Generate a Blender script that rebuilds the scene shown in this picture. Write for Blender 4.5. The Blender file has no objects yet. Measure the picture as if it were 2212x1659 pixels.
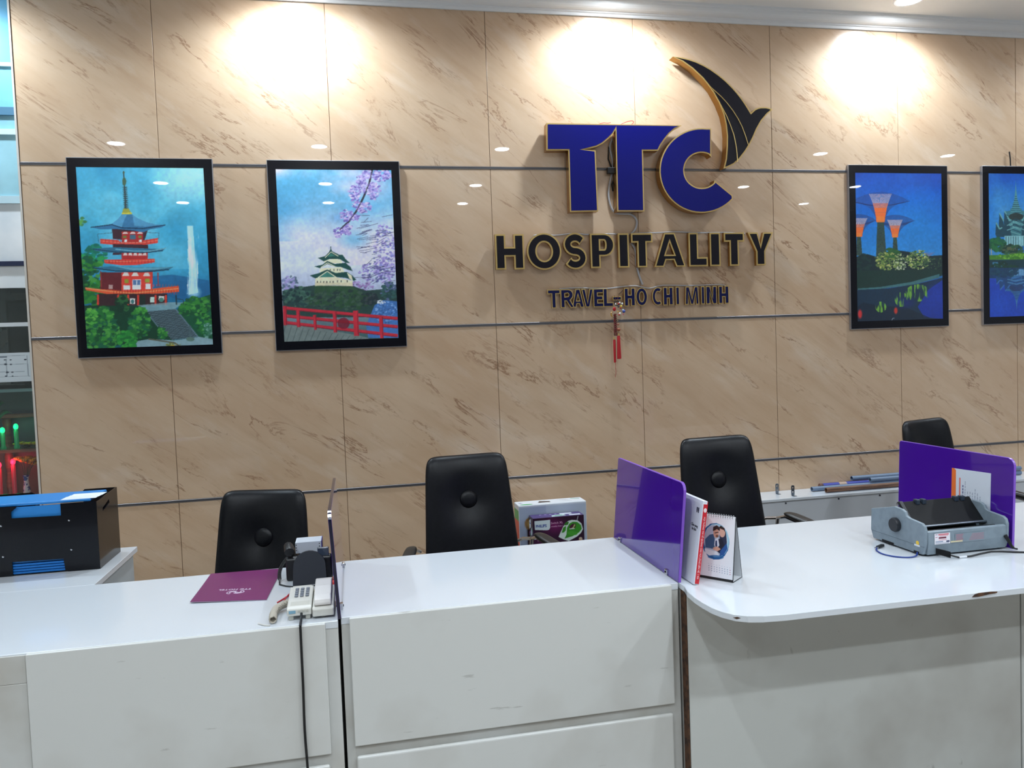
import bpy, bmesh, math, random
import numpy as np
from mathutils import Vector, Matrix
from mathutils.geometry import tessellate_polygon

# ------------------------------------------------------------------ camera
FPX, YAW, PITCH, ROLL = 1677.09, 0.19977, 0.04578, -0.03712
CAM = Vector((1.07919, -4.99628, 1.65))
_fw = Vector((math.sin(YAW)*math.cos(PITCH), math.cos(YAW)*math.cos(PITCH), -math.sin(PITCH)))
_rt0 = Vector((math.cos(YAW), -math.sin(YAW), 0))
_up0 = _rt0.cross(_fw)
_rt = _rt0*math.cos(ROLL) + _up0*math.sin(ROLL)
_up = _up0*math.cos(ROLL) - _rt0*math.sin(ROLL)
scene = bpy.context.scene
COL = scene.collection
cam_data = bpy.data.cameras.new('camera')
cam_data.sensor_fit = 'HORIZONTAL'; cam_data.sensor_width = 36.0
cam_data.lens = 36.0*FPX/2212.0
cam_data.clip_start = 0.05
cam = bpy.data.objects.new('camera', cam_data)
cam.matrix_world = Matrix.Translation(CAM) @ Matrix((_rt, _up, -_fw)).transposed().to_4x4()
COL.objects.link(cam)
scene.camera = cam

# ------------------------------------------------------------------ world, exposure
world = bpy.data.worlds.new('world'); scene.world = world
world.use_nodes = True
world.node_tree.nodes['Background'].inputs[0].default_value = (0.75, 0.85, 1.0, 1)
world.node_tree.nodes['Background'].inputs[1].default_value = 0.25
scene.view_settings.view_transform = 'Standard'
scene.view_settings.look = 'None'
scene.view_settings.gamma = 1.0
scene.view_settings.use_curve_mapping = False
scene.view_settings.exposure = 0.28
WASH_POWER, ROOM_POWER, DISC = 92.0, 76.0, 90.0
LIGHT_COL = (0.82, 0.92, 1.0)
WASH_COL = (0.74, 0.88, 1.0)
FL = -0.20                                        # floor level

# ------------------------------------------------------------------ helpers
def at(x, y, X=None, Y=None, Z=None):
    d = _fw + _rt*((x-1106.0)/FPX) - _up*((y-829.5)/FPX)
    if X is not None: t = (X-CAM.x)/d.x
    elif Y is not None: t = (Y-CAM.y)/d.y
    else: t = (Z-CAM.z)/d.z
    return CAM + d*t
def lin(c):
    return tuple((v/255/12.92 if v/255 <= .04045 else ((v/255+.055)/1.055)**2.4) for v in c)
def mat(name, rgb, rough=.5, metal=0., coat=0., spec=.5, emit=None, estr=0., coat_rough=.03, alpha=1.):
    m = bpy.data.materials.new(name); m.use_nodes = True
    b = m.node_tree.nodes['Principled BSDF']
    b.inputs['Base Color'].default_value = (*lin(rgb), 1)
    b.inputs['Roughness'].default_value = rough
    b.inputs['Metallic'].default_value = metal
    b.inputs['Coat Weight'].default_value = coat
    b.inputs['Coat Roughness'].default_value = coat_rough
    b.inputs['Specular IOR Level'].default_value = spec
    b.inputs['Alpha'].default_value = alpha
    if emit:
        b.inputs['Emission Color'].default_value = (*lin(emit), 1)
        b.inputs['Emission Strength'].default_value = estr
    return m
def noisy(m, c2, scale=8., lo=.45, hi=.6, stretch=(1, 1, 1), detail=4., amount=1.):
    """mix the base colour towards c2 by a noise: dirt, wear, grain"""
    nt = m.node_tree; N = nt.nodes; L = nt.links; b = N['Principled BSDF']
    tc = N.new('ShaderNodeTexCoord'); mp = N.new('ShaderNodeMapping'); mp.inputs['Scale'].default_value = stretch
    nz = N.new('ShaderNodeTexNoise'); nz.inputs['Scale'].default_value = scale; nz.inputs['Detail'].default_value = detail
    mr = N.new('ShaderNodeMapRange'); mr.inputs[1].default_value = lo; mr.inputs[2].default_value = hi; mr.inputs[4].default_value = amount
    mx = N.new('ShaderNodeMix'); mx.data_type = 'RGBA'
    src = b.inputs['Base Color'].links[0].from_socket if b.inputs['Base Color'].links else None
    mx.inputs[6].default_value = b.inputs['Base Color'].default_value[:]
    if src: L.new(src, mx.inputs[6])
    mx.inputs[7].default_value = (*lin(c2), 1)
    L.new(tc.outputs['Object'], mp.inputs[0]); L.new(mp.outputs[0], nz.inputs['Vector'])
    L.new(nz.outputs[0], mr.inputs[0]); L.new(mr.outputs[0], mx.inputs[0]); L.new(mx.outputs[2], b.inputs['Base Color'])
    return m

ORG = {}
class MB:
    def __init__(s): s.v = []; s.f = []
    def add(s, vs, fs):
        n = len(s.v); s.v += [tuple(p) for p in vs]; s.f += [tuple(i+n for i in q) for q in fs]; return s
    def box(s, x0, x1, y0, y1, z0, z1):
        return s.add([(x0,y0,z0),(x1,y0,z0),(x1,y1,z0),(x0,y1,z0),(x0,y0,z1),(x1,y0,z1),(x1,y1,z1),(x0,y1,z1)],
                     [(0,3,2,1),(4,5,6,7),(0,1,5,4),(1,2,6,5),(2,3,7,6),(3,0,4,7)])
    def prism(s, loops, a0, a1, fn):
        """loops: outer 2D contour then holes; fn(u, v, w) -> xyz; extruded from w=a0 to a1"""
        flat = [p for l in loops for p in l]; n = len(flat)
        tri = tessellate_polygon([[Vector((p[0], p[1], 0)) for p in l] for l in loops])
        vs = [fn(p[0], p[1], a0) for p in flat] + [fn(p[0], p[1], a1) for p in flat]
        fs = [tuple(t) for t in tri] + [tuple(i+n for i in reversed(t)) for t in tri]
        k = 0
        for l in loops:
            m = len(l)
            fs += [(k+i, k+(i+1) % m, k+(i+1) % m+n, k+i+n) for i in range(m)]
            k += m
        return s.add(vs, fs)
    def tube(s, pts, r, n=8, closed=False):
        P = [Vector(p) for p in pts]; m = len(P); vs = []; fs = []
        rr = r if isinstance(r, (list, tuple)) else [r]*m
        ref = Vector((.13, .31, .94)).normalized()
        for i in range(m):
            a = P[(i-1) % m] if (closed or i > 0) else P[i]; b = P[(i+1) % m] if (closed or i < m-1) else P[i]
            t = (b-a).normalized(); u = t.cross(ref)
            if u.length < 1e-3: u = t.cross(Vector((1, 0, 0)))
            u.normalize(); w = t.cross(u)
            vs += [P[i] + (u*math.cos(2*math.pi*k/n) + w*math.sin(2*math.pi*k/n))*rr[i] for k in range(n)]
        for i in range(m if closed else m-1):
            j = (i+1) % m
            fs += [(i*n+k, i*n+(k+1) % n, j*n+(k+1) % n, j*n+k) for k in range(n)]
        if not closed: fs += [tuple(range(n-1, -1, -1)), tuple((m-1)*n+k for k in range(n))]
        return s.add(vs, fs)
    def lathe(s, prof, c=(0, 0, 0), n=20, axis='z', caps=True):
        c = Vector(c); vs = []; m = len(prof)
        for r, h in prof:
            for k in range(n):
                a = 2*math.pi*k/n; x, y = r*math.cos(a), r*math.sin(a)
                q = {'z': (x, y, h), 'x': (h, x, y), 'y': (x, h, y)}[axis]
                vs.append(c+Vector(q))
        fs = [(i*n+k, i*n+(k+1) % n, (i+1)*n+(k+1) % n, (i+1)*n+k) for i in range(m-1) for k in range(n)]
        if caps: fs += [tuple(range(n-1, -1, -1)), tuple((m-1)*n+k for k in range(n))]
        return s.add(vs, fs)
    def ball(s, c, r, n=10, m=7):
        r = (r, r, r) if not isinstance(r, (tuple, list)) else r
        vs = [(c[0], c[1], c[2]-r[2])]
        for i in range(1, m):
            a = -math.pi/2 + math.pi*i/m
            vs += [(c[0]+r[0]*math.cos(a)*math.cos(2*math.pi*k/n), c[1]+r[1]*math.cos(a)*math.sin(2*math.pi*k/n), c[2]+r[2]*math.sin(a)) for k in range(n)]
        vs.append((c[0], c[1], c[2]+r[2])); last = len(vs)-1
        fs = [(0, 1+(k+1) % n, 1+k) for k in range(n)]
        for i in range(m-2):
            fs += [(1+i*n+k, 1+i*n+(k+1) % n, 1+(i+1)*n+(k+1) % n, 1+(i+1)*n+k) for k in range(n)]
        fs += [(last, 1+(m-2)*n+k, 1+(m-2)*n+(k+1) % n) for k in range(n)]
        return s.add(vs, fs)
    def xform(s, M):
        s.v = [tuple(M @ Vector(p)) for p in s.v]; return s
    def build(s, name, m, parent=None, smooth=False, bevel=0., seg=2):
        o0 = Vector(ORG[parent]) if parent is not None else None
        loc = Vector((0, 0, 0))
        if parent is None:
            a = np.array(s.v); lo, hi = a.min(0), a.max(0)
            loc = Vector(((lo[0]+hi[0])/2, (lo[1]+hi[1])/2, lo[2])); o0 = loc
        me = bpy.data.meshes.new(name)
        me.from_pydata([tuple(Vector(p)-o0) for p in s.v], [], s.f)
        bm = bmesh.new(); bm.from_mesh(me); bmesh.ops.recalc_face_normals(bm, faces=bm.faces); bm.to_mesh(me); bm.free()
        if smooth:
            me.polygons.foreach_set('use_smooth', [True]*len(me.polygons))
        me.materials.append(m)
        o = bpy.data.objects.new(name, me); COL.objects.link(o); o.location = loc
        if parent is not None: o.parent = parent; ORG[o] = tuple(o0)
        else: ORG[o] = tuple(loc)
        if smooth and smooth != 'all':
            try: me.set_sharp_from_angle(angle=math.radians(42))
            except Exception: pass
        if bevel:
            bv = o.modifiers.new('bevel', 'BEVEL'); bv.width = bevel; bv.segments = seg; bv.limit_method = 'ANGLE'
            bv.angle_limit = math.radians(40); bv.harden_normals = False
        return o
def tag(o, label, cat, group=None, kind=None):
    o['label'] = label
    if cat: o['category'] = cat
    if group: o['group'] = group
    if kind: o['kind'] = kind
    return o
def thing(name, label, cat, loc=(0, 0, 0), group=None, kind=None):
    o = bpy.data.objects.new(name, None); COL.objects.link(o); o.location = loc; o.empty_display_size = .05
    ORG[o] = tuple(loc)
    return tag(o, label, cat, group, kind)
def struct(o, label=None):
    o['kind'] = 'structure'
    if label: o['label'] = label
    return o
def box(name, m, x0, x1, y0, y1, z0, z1, parent=None, bevel=0., seg=2):
    return MB().box(x0, x1, y0, y1, z0, z1).build(name, m, parent, bevel=bevel, seg=seg)
def copy_tree(o, parent=None):
    c = o.copy(); COL.objects.link(c); c.parent = parent
    for ch in list(o.children): copy_tree(ch, c)
    return c
def arc(cx, cy, rx, ry, a0, a1, n=12):
    return [(cx+rx*math.cos(math.radians(a0+(a1-a0)*i/n)), cy+ry*math.sin(math.radians(a0+(a1-a0)*i/n))) for i in range(n+1)]
def rrect(x0, x1, y0, y1, r, n=5):
    return arc(x1-r, y1-r, r, r, 0, 90, n)+arc(x0+r, y1-r, r, r, 90, 180, n)+arc(x0+r, y0+r, r, r, 180, 270, n)+arc(x1-r, y0+r, r, r, 270, 360, n)
def area2(l): return sum(l[i][0]*l[(i+1) % len(l)][1]-l[(i+1) % len(l)][0]*l[i][1] for i in range(len(l)))
def inset(loops, d):
    out = []
    for k, l in enumerate(loops):
        l = [p for i, p in enumerate(l) if (p[0]-l[i-1][0])**2+(p[1]-l[i-1][1])**2 > 1e-9]
        if (area2(l) > 0) != (k == 0): l = l[::-1]
        n = len(l); q = []
        for i in range(n):
            a, b, c = Vector(l[i-1]), Vector(l[i]), Vector(l[(i+1) % n])
            e1 = (b-a).normalized(); e2 = (c-b).normalized()
            n1 = Vector((-e1.y, e1.x)); n2 = Vector((-e2.y, e2.x))
            h = n1+n2
            if h.length < 1e-6: h = n1
            h.normalize(); cs = max(.35, h.dot(n1))
            q.append(tuple(b+h*(d/cs)))
        out.append(q)
    return out
def text(name, s, m, parent, origin, xd, yd, size, extrude=.0004, align='CENTER', xs=1., bold=0.):
    cu = bpy.data.curves.new('t', 'FONT'); cu.body = s; cu.size = size; cu.align_x = align; cu.align_y = 'CENTER'
    cu.extrude = extrude; cu.offset = bold; cu.resolution_u = 2
    ob = bpy.data.objects.new('t', cu); COL.objects.link(ob)
    dg = bpy.context.evaluated_depsgraph_get(); me = ob.evaluated_get(dg).to_mesh()
    xd = Vector(xd).normalized(); yd = Vector(yd).normalized(); nd = xd.cross(yd); o = Vector(origin)
    mb = MB(); mb.add([o+xd*(v.co.x*xs)+yd*v.co.y+nd*v.co.z for v in me.vertices], [tuple(p.vertices) for p in me.polygons])
    bpy.data.objects.remove(ob); bpy.data.curves.remove(cu)
    return mb.build(name, m, parent)

# ---- a small painter for flat prints: the colours go onto the vertices of a fine flat grid
class Paint:
    def __init__(s, W, H, quad, seed=1):
        s.W, s.H = W, H; s.a = np.zeros((H, W, 3)); s.rng = np.random.default_rng(seed); s.rnd = random.Random(seed)
        A = []; B = []
        for (x, y), (u, v) in zip(quad, ((0, 0), (W, 0), (W, H), (0, H))):
            A += [[x, y, 1, 0, 0, 0, -u*x, -u*y], [0, 0, 0, x, y, 1, -v*x, -v*y]]; B += [u, v]
        h = np.linalg.solve(np.array(A, float), np.array(B, float)); s.h = np.append(h, 1).reshape(3, 3)
        yy, xx = np.mgrid[0:H, 0:W]; s.xx = xx+.5; s.yy = yy+.5
        hi = np.linalg.inv(s.h); d = hi[2, 0]*s.xx+hi[2, 1]*s.yy+hi[2, 2]
        s.qx = (hi[0, 0]*s.xx+hi[0, 1]*s.yy+hi[0, 2])/d; s.qy = (hi[1, 0]*s.xx+hi[1, 1]*s.yy+hi[1, 2])/d
    def m(s, x, y):
        p = s.h @ np.array([x, y, 1.0]); return p[0]/p[2], p[1]/p[2]
    def fbm(s, scale, octv=4, sx=1., sy=1.):
        out = np.zeros((s.H, s.W)); amp = 1.; tot = 0
        for o in range(octv):
            fx = scale*sx*2**o; fy = scale*sy*2**o
            gw, gh = int(s.W/s.H*fx)+3, int(fy)+3
            g = s.rng.random((gh, gw)); X = s.xx/s.H*fx; Y = s.yy/s.H*fy
            xi = X.astype(int); yi = Y.astype(int); tx = X-xi; ty = Y-yi; tx = tx*tx*(3-2*tx); ty = ty*ty*(3-2*ty)
            xi = np.clip(xi, 0, gw-2); yi = np.clip(yi, 0, gh-2)
            out += amp*((g[yi, xi]*(1-tx)+g[yi, xi+1]*tx)*(1-ty)+(g[yi+1, xi]*(1-tx)+g[yi+1, xi+1]*tx)*ty); tot += amp; amp *= .5
        return out/tot
    def mix(s, mask, c):
        k = np.clip(mask, 0, 1)[..., None]; s.a = s.a*(1-k)+np.array(c, float)*k
    def vgrad(s, stops):
        ys = [p[0] for p in stops]
        for k in range(3): s.a[..., k] = np.interp(s.qy, ys, [p[1][k] for p in stops])
    def poly(s, pts, c, al=1.):
        P = np.array([s.m(*p) for p in pts]); x0, y0 = np.floor(P.min(0)).astype(int)-1; x1, y1 = np.ceil(P.max(0)).astype(int)+1
        x0, y0, x1, y1 = max(x0, 0), max(y0, 0), min(x1, s.W), min(y1, s.H)
        if x1 <= x0 or y1 <= y0: return
        acc = 0
        for dx, dy in ((-.25, -.25), (.25, -.25), (-.25, .25), (.25, .25)):
            X = s.xx[y0:y1, x0:x1]+dx; Y = s.yy[y0:y1, x0:x1]+dy; ins = np.zeros(X.shape, bool)
            for i in range(len(P)):
                (ax, ay), (bx, by) = P[i-1], P[i]
                if ay == by: continue
                ins ^= ((ay > Y) != (by > Y)) & (X < (bx-ax)*(Y-ay)/(by-ay)+ax)
            acc = acc+ins
        k = (acc/4*al)[..., None]; s.a[y0:y1, x0:x1] = s.a[y0:y1, x0:x1]*(1-k)+np.array(c, float)*k
    def rect(s, x0, y0, x1, y1, c, al=1.): s.poly([(x0, y0), (x1, y0), (x1, y1), (x0, y1)], c, al)
    def ell(s, x, y, rx, ry, c, al=1., soft=0.):
        if soft:
            d = np.sqrt(((s.qx-x)/rx)**2+((s.qy-y)/ry)**2); s.mix(al*np.clip((1-d)/soft, 0, 1), c)
        else: s.poly(arc(x, y, rx, ry, 0, 350, 14), c, al)
    def line(s, pts, w, c, al=1.):
        for a, b in zip(pts[:-1], pts[1:]):
            d = Vector((b[0]-a[0], b[1]-a[1]))
            if d.length < 1e-6: continue
            n = Vector((-d.y, d.x)).normalized()*w/2
            s.poly([(a[0]+n.x, a[1]+n.y), (b[0]+n.x, b[1]+n.y), (b[0]-n.x, b[1]-n.y), (a[0]-n.x, a[1]-n.y)], c, al)
    def blobs(s, x, y, rx, ry, n, size, cols, al=.9, jag=.5):
        for _ in range(n):
            a = s.rnd.uniform(0, 6.283); r = math.sqrt(s.rnd.random()); bx = x+rx*r*math.cos(a); by = y+ry*r*math.sin(a)
            k = size*s.rnd.uniform(.5, 1.3); m = 7; o = s.rnd.random()*6
            s.poly([(bx+k*(1-jag*s.rnd.random())*math.cos(o+6.283*i/m), by+k*.7*(1-jag*s.rnd.random())*math.sin(o+6.283*i/m)) for i in range(m)], s.rnd.choice(cols), al)
    def finish(s, gain=1.08, grain=.12):
        n = s.fbm(70, 2)[..., None]; k = s.fbm(14, 3)[..., None]
        s.a = np.clip(s.a*gain*(1+grain*(n-.5)+.10*(k-.5)), 0, 255); return s
    def build(s, name, m, parent, origin, xd, yd, w, h):
        """origin: top-left corner; xd to the right, yd downwards"""
        o = Vector(origin)-Vector(ORG[parent]); xd = np.array(Vector(xd).normalized()); yd = np.array(Vector(yd).normalized())
        W, H = s.W, s.H
        gx = np.linspace(0, w, W); gy = np.linspace(0, h, H)
        V = np.array(o)[None, None]+gx[None, :, None]*xd+gy[:, None, None]*yd
        idx = np.arange(W*H).reshape(H, W)
        F = np.stack([idx[1:, :-1], idx[1:, 1:], idx[:-1, 1:], idx[:-1, :-1]], -1).reshape(-1, 4)
        me = bpy.data.meshes.new(name); me.vertices.add(W*H); me.vertices.foreach_set('co', V.reshape(-1).astype(np.float32))
        nf = len(F); me.loops.add(nf*4); me.loops.foreach_set('vertex_index', F.reshape(-1).astype(np.int32))
        me.polygons.add(nf); me.polygons.foreach_set('loop_start', np.arange(0, nf*4, 4, dtype=np.int32))
        me.update(calc_edges=True)
        c = np.clip(s.a, 0, 255)/255; c = np.where(c <= .04045, c/12.92, ((c+.055)/1.055)**2.4)
        at_ = me.color_attributes.new('ink', 'FLOAT_COLOR', 'POINT')
        at_.data.foreach_set('color', np.concatenate([c, np.ones((H, W, 1))], -1).reshape(-1).astype(np.float32))
        me.materials.append(m); ob = bpy.data.objects.new(name, me); COL.objects.link(ob); ob.parent = parent; ORG[ob] = ORG[parent]
        return ob
def ink_mat(name, rough=.35, coat=1., spec=.5):
    m = mat(name, (255, 255, 255), rough, coat=coat, spec=spec, coat_rough=.015)
    n = m.node_tree.nodes.new('ShaderNodeVertexColor'); n.layer_name = 'ink'
    m.node_tree.links.new(n.outputs[0], m.node_tree.nodes['Principled BSDF'].inputs['Base Color'])
    return m

# ------------------------------------------------------------------ materials
def marble():
    m = mat('marble_sheet', (200, 170, 140), .22, coat=1., coat_rough=.012)
    N = m.node_tree.nodes; L = m.node_tree.links; b = N['Principled BSDF']
    b.inputs['Coat IOR'].default_value = 1.45
    geo = N.new('ShaderNodeNewGeometry'); oi = N.new('ShaderNodeObjectInfo')
    off = N.new('ShaderNodeMath'); off.operation = 'MULTIPLY'; off.inputs[1].default_value = 0.0; L.new(oi.outputs['Random'], off.inputs[0])
    add = N.new('ShaderNodeVectorMath'); add.operation = 'ADD'; L.new(geo.outputs['Position'], add.inputs[0]); L.new(off.outputs[0], add.inputs[1])
    rot = N.new('ShaderNodeVectorRotate'); rot.rotation_type = 'Y_AXIS'; rot.inputs['Angle'].default_value = math.radians(-37)
    L.new(add.outputs[0], rot.inputs['Vector'])
    def noise(scale, stretch, detail=5., rough=.6, dist=0.):
        mp = N.new('ShaderNodeMapping'); mp.inputs['Scale'].default_value = stretch; L.new(rot.outputs[0], mp.inputs[0])
        n = N.new('ShaderNodeTexNoise'); n.inputs['Scale'].default_value = scale; n.inputs['Detail'].default_value = detail
        n.inputs['Roughness'].default_value = rough; n.inputs['Distortion'].default_value = dist; L.new(mp.outputs[0], n.inputs['Vector']); return n.outputs[0]
    def rng(src, lo, hi, a=0., z=1.):
        r = N.new('ShaderNodeMapRange'); r.inputs[1].default_value = lo; r.inputs[2].default_value = hi; r.inputs[3].default_value = a; r.inputs[4].default_value = z
        L.new(src, r.inputs[0]); return r.outputs[0]
    def op(o, x, y):
        k = N.new('ShaderNodeMath'); k.operation = o; L.new(x, k.inputs[0])
        if isinstance(y, float): k.inputs[1].default_value = y
        else: L.new(y, k.inputs[1])
        return k.outputs[0]
    def mixc(f, a, c):
        x = N.new('ShaderNodeMix'); x.data_type = 'RGBA'; L.new(f, x.inputs[0])
        if isinstance(a, tuple): x.inputs[6].default_value = (*lin(a), 1)
        else: L.new(a, x.inputs[6])
        x.inputs[7].default_value = (*lin(c), 1); return x.outputs[2]
    cloud = rng(noise(2.2, (.55, 1, 1.7), 5), .3, .72)
    c = mixc(cloud, (216, 188, 159), (200, 167, 135))
    pale = rng(noise(4.5, (.4, 1, 1.5), 5), .55, .78, 0., .65)
    c = mixc(pale, c, (226, 208, 188))
    streak = rng(noise(5., (.22, 1, 2.6), 6, .65, .3), .5, .75, 0., .4)
    c = mixc(streak, c, (187, 155, 125))
    # thin broken veins: a narrow band of a warped noise, where a second noise lets it through
    v1 = op('ABSOLUTE', op('SUBTRACT', noise(2.6, (.30, 1, 1.5), 9, .64, .6), .5), 0.)
    band = rng(v1, 0., .013, 1., 0.)
    gate = rng(noise(4.2, (.55, 1, 1.4), 4), .47, .62)
    c = mixc(op('MULTIPLY', op('MULTIPLY', band, gate), .8), c, (136, 94, 64))
    v2 = op('ABSOLUTE', op('SUBTRACT', noise(5.2, (.3, 1, 1.6), 7, .62, .5), .5), 0.)
    band2 = rng(v2, 0., .018, 1., 0.)
    gate2 = rng(noise(4.1, (.5, 1, 1.2), 4), .53, .68)
    c = mixc(op('MULTIPLY', op('MULTIPLY', band2, gate2), .5), c, (146, 104, 74))
    L.new(c, b.inputs['Base Color'])
    return m
M = {}
M['marble'] = marble()
M['joint'] = mat('joint_gap', (120, 92, 66), .8)
M['strip'] = mat('aluminium_strip', (138, 135, 136), .42, .8)
M['strip_dark'] = mat('strip_groove', (58, 58, 66), .6, .3)
M['white_paint'] = mat('white_ceiling_paint', (235, 236, 236), .7)
M['cornice'] = mat('cornice_paint', (236, 238, 240), .45)
M['floor'] = noisy(mat('floor_tile', (156, 148, 138), .2, coat=.3), (142, 134, 124), 3.)
M['room_wall'] = mat('room_wall_paint', (226, 226, 222), .7)
M['lamp'] = mat('lamp_glow', (255, 255, 255), .4, emit=(244, 250, 255), estr=DISC)
M['lamp_ring'] = mat('lamp_ring', (230, 232, 235), .35)
M['desk_top'] = noisy(mat('white_laminate_top', (210, 215, 221), .16, coat=.35, coat_rough=.08), (203, 208, 212), 2., .5, .8, amount=.5)
M['desk_front'] = noisy(noisy(mat('white_laminate_front', (207, 208, 205), .3), (190, 188, 182), 2.2, .5, .8),
                        (120, 116, 110), 6., .70, .74, (1.2, 1, 7), 6., .35)
M['desk_worn'] = noisy(noisy(mat('worn_laminate_front', (204, 206, 202), .35), (178, 176, 170), 2.0, .45, .75),
                       (112, 108, 102), 5., .70, .75, (3, 1, 1.5), 6., .4)
M['desk_side'] = noisy(mat('laminate_side', (200, 201, 198), .4), (175, 170, 160), 3., .45, .8)
M['raw_board'] = noisy(mat('raw_chipboard', (92, 62, 42), .9), (58, 40, 30), 40.)
M['purple'] = mat('purple_acrylic', (66, 20, 142), .12, coat=1., coat_rough=.02)
M['purple_edge'] = mat('acrylic_edge', (22, 22, 48), .15, coat=.6)
M['purple_rim'] = mat('purple_acrylic_cut_edge', (128, 84, 190), .3)
M['chrome'] = mat('chrome', (205, 205, 208), .12, 1.)
M['steel'] = mat('zinc_steel', (150, 158, 168), .35, 1.)
M['leather'] = noisy(mat('black_leather', (12, 13, 18), .38, spec=.28), (17, 18, 23), 60., .4, .7)
M['black_plastic'] = mat('black_plastic', (18, 18, 21), .4)
M['arm_pad'] = mat('arm_pad_black', (34, 31, 29), .35)
M['gold'] = mat('gold_trim', (216, 184, 116), .36, .65)
M['gold_side'] = mat('gold_side_return', (176, 134, 74), .25, 1.)
M['blue_face'] = mat('blue_sign_acrylic', (4, 10, 104), .35, spec=.25)
M['dark_face'] = mat('dark_sign_acrylic', (16, 12, 22), .3, spec=.35)
M['navy_face'] = mat('navy_sign_acrylic', (9, 15, 66), .35, spec=.3)
M['cable_grey'] = mat('grey_cable', (186, 186, 190), .5)
M['cable_black'] = mat('black_cable', (16, 17, 20), .45)
M['cable_blue'] = mat('blue_cable', (18, 52, 130), .4)
M['cable_red'] = mat('red_wire', (190, 40, 50), .5)
M['frame_black'] = mat('black_picture_border', (8, 8, 18), .25, spec=.3, coat=.35, coat_rough=.015)
M['frame_edge'] = mat('silver_picture_edge', (176, 178, 186), .3, .9)
M['print'] = ink_mat('glossy_print')
M['paper_print'] = ink_mat('paper_print', .6, 0., .3)
M['box_print'] = ink_mat('carton_print', .35, .3)

# ------------------------------------------------------------------ the room
Z3, Z2, Z1, ZC = 0.797, 1.808, 2.820, 3.812       # metal strips and lower edge of the cornice
CEIL = 3.90
struct(box('floor', M['floor'], -3.3, 10, -9, 2.2, FL-.1, FL))
struct(box('ceiling', M['white_paint'], -3.3, 10, -9, 2.2, CEIL, CEIL+.1))
struct(box('wall_right', mat('side_wall_paint', (150, 152, 156), .7), 10, 10.1, -9, .1, FL, CEIL))
struct(box('wall_front', mat('shop_front_dark', (52, 58, 66), .5), -3.3, 10, -9.1, -9, FL, CEIL))
struct(box('wall_left', M['room_wall'], -3.4, -3.3, -9, 2.2, FL, CEIL))
wall = struct(box('wall_back', M['joint'], -.757, 10, .004, .14, FL, CEIL), 'beige marble-look sheet wall with metal strips behind the counters')
box('wall_end_trim', mat('wall_end_trim', (214, 206, 196), .4), -.765, -.755, -.004, .14, FL, CEIL, wall)
xs = [-.753] + list(range(0, 11)); rows = [FL, Z3, Z2, Z1, ZC+.05]
G = .0016; shared = {}
for i in range(len(xs)-1):
    for j in range(4):
        x0, x1, z0, z1 = xs[i]+G, min(xs[i+1], 10)-G, rows[j]+(.009 if j else .001), rows[j+1]-.009
        if x1-x0 < .05: continue
        key = (round(x1-x0, 3), j)
        if key not in shared:
            o = MB().box(x0, x1, 0, .006, z0, z1).build('marble_panel', M['marble'], wall, bevel=.0012, seg=1); shared[key] = (o, x0)
        else:
            p, px = shared[key]; o = p.copy(); COL.objects.link(o); o.parent = wall; o.location = (x0-px, 0, 0)
for z in (Z3, Z2, Z1):
    s_ = box('metal_strip', M['strip'], -.753, 10, -.003, .006, z-.0085, z+.0085, wall, bevel=.0015, seg=1)
    box('strip_groove', M['strip_dark'], -.753, 10, -.0036, -.0028, z-.0022, z+.0022, s_)
prof = [(0, ZC), (-.014, ZC), (-.018, ZC+.016), (-.028, ZC+.02), (-.03, ZC+.026)] + [(-.03-.055*math.sin(a*math.pi/12), ZC+.026+.045*(1-math.cos(a*math.pi/12))) for a in range(1, 7)] + \
       [(-.092, ZC+.073), (-.095, CEIL), (0, CEIL)]
co = MB().prism([prof], -.757, 10, lambda u, v, w: (w, u, v)).build('trim_1', M['cornice'])
struct(co, 'white moulded cornice under the ceiling')

# ------------------------------------------------------------------ downlights
def downlight(x, y, power, label, group, size=150, blend=.7, z=CEIL, colour=LIGHT_COL):
    t = thing('downlight', label, 'light', (x, y, z), group)
    MB().lathe([(.082, 0), (.1, -.001), (.102, -.006), (.094, -.012), (.082, -.010), (.082, 0)], (x, y, z), 28, 'z', False).build('ring', M['lamp_ring'], t, smooth=True)
    MB().lathe([(.08, -.004), (.08, -.0075), (.05, -.0095)], (x, y, z), 28).build('diffuser', M['lamp'], t, smooth=True)
    ld = bpy.data.lights.new('downlight_lamp', 'SPOT'); ld.energy = power; ld.color = colour
    ld.spot_size = math.radians(size); ld.spot_blend = blend; ld.shadow_soft_size = .05
    lo = bpy.data.objects.new('lamp', ld); COL.objects.link(lo); lo.parent = t; lo.location = (0, 0, -.03)
    return t
XS = [(-1.2, 'above the glass partition side'), (.82, 'in line with the castle picture'), (2.82, 'in line with the hanging tassel'), (4.85, 'in line with the tree-tower picture'), (6.8, 'right of the last picture'), (8.6, 'at the far right')]
for x, w in XS[0:5]:
    downlight(x, -.32, WASH_POWER, 'recessed downlight close to the marble wall, ' + w, 'downlights along the marble wall', 160, .6, CEIL, WASH_COL)
for y, rw in ((-3.68, 'row in front of the counters'), (-5.6, 'third row from the wall'), (-6.9, 'row farthest from the wall')):
    for x, w in XS:
        downlight(x, y, ROOM_POWER, 'recessed downlight in the ' + rw + ', ' + w, 'downlights of the room ceiling', 150, .8)

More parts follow.
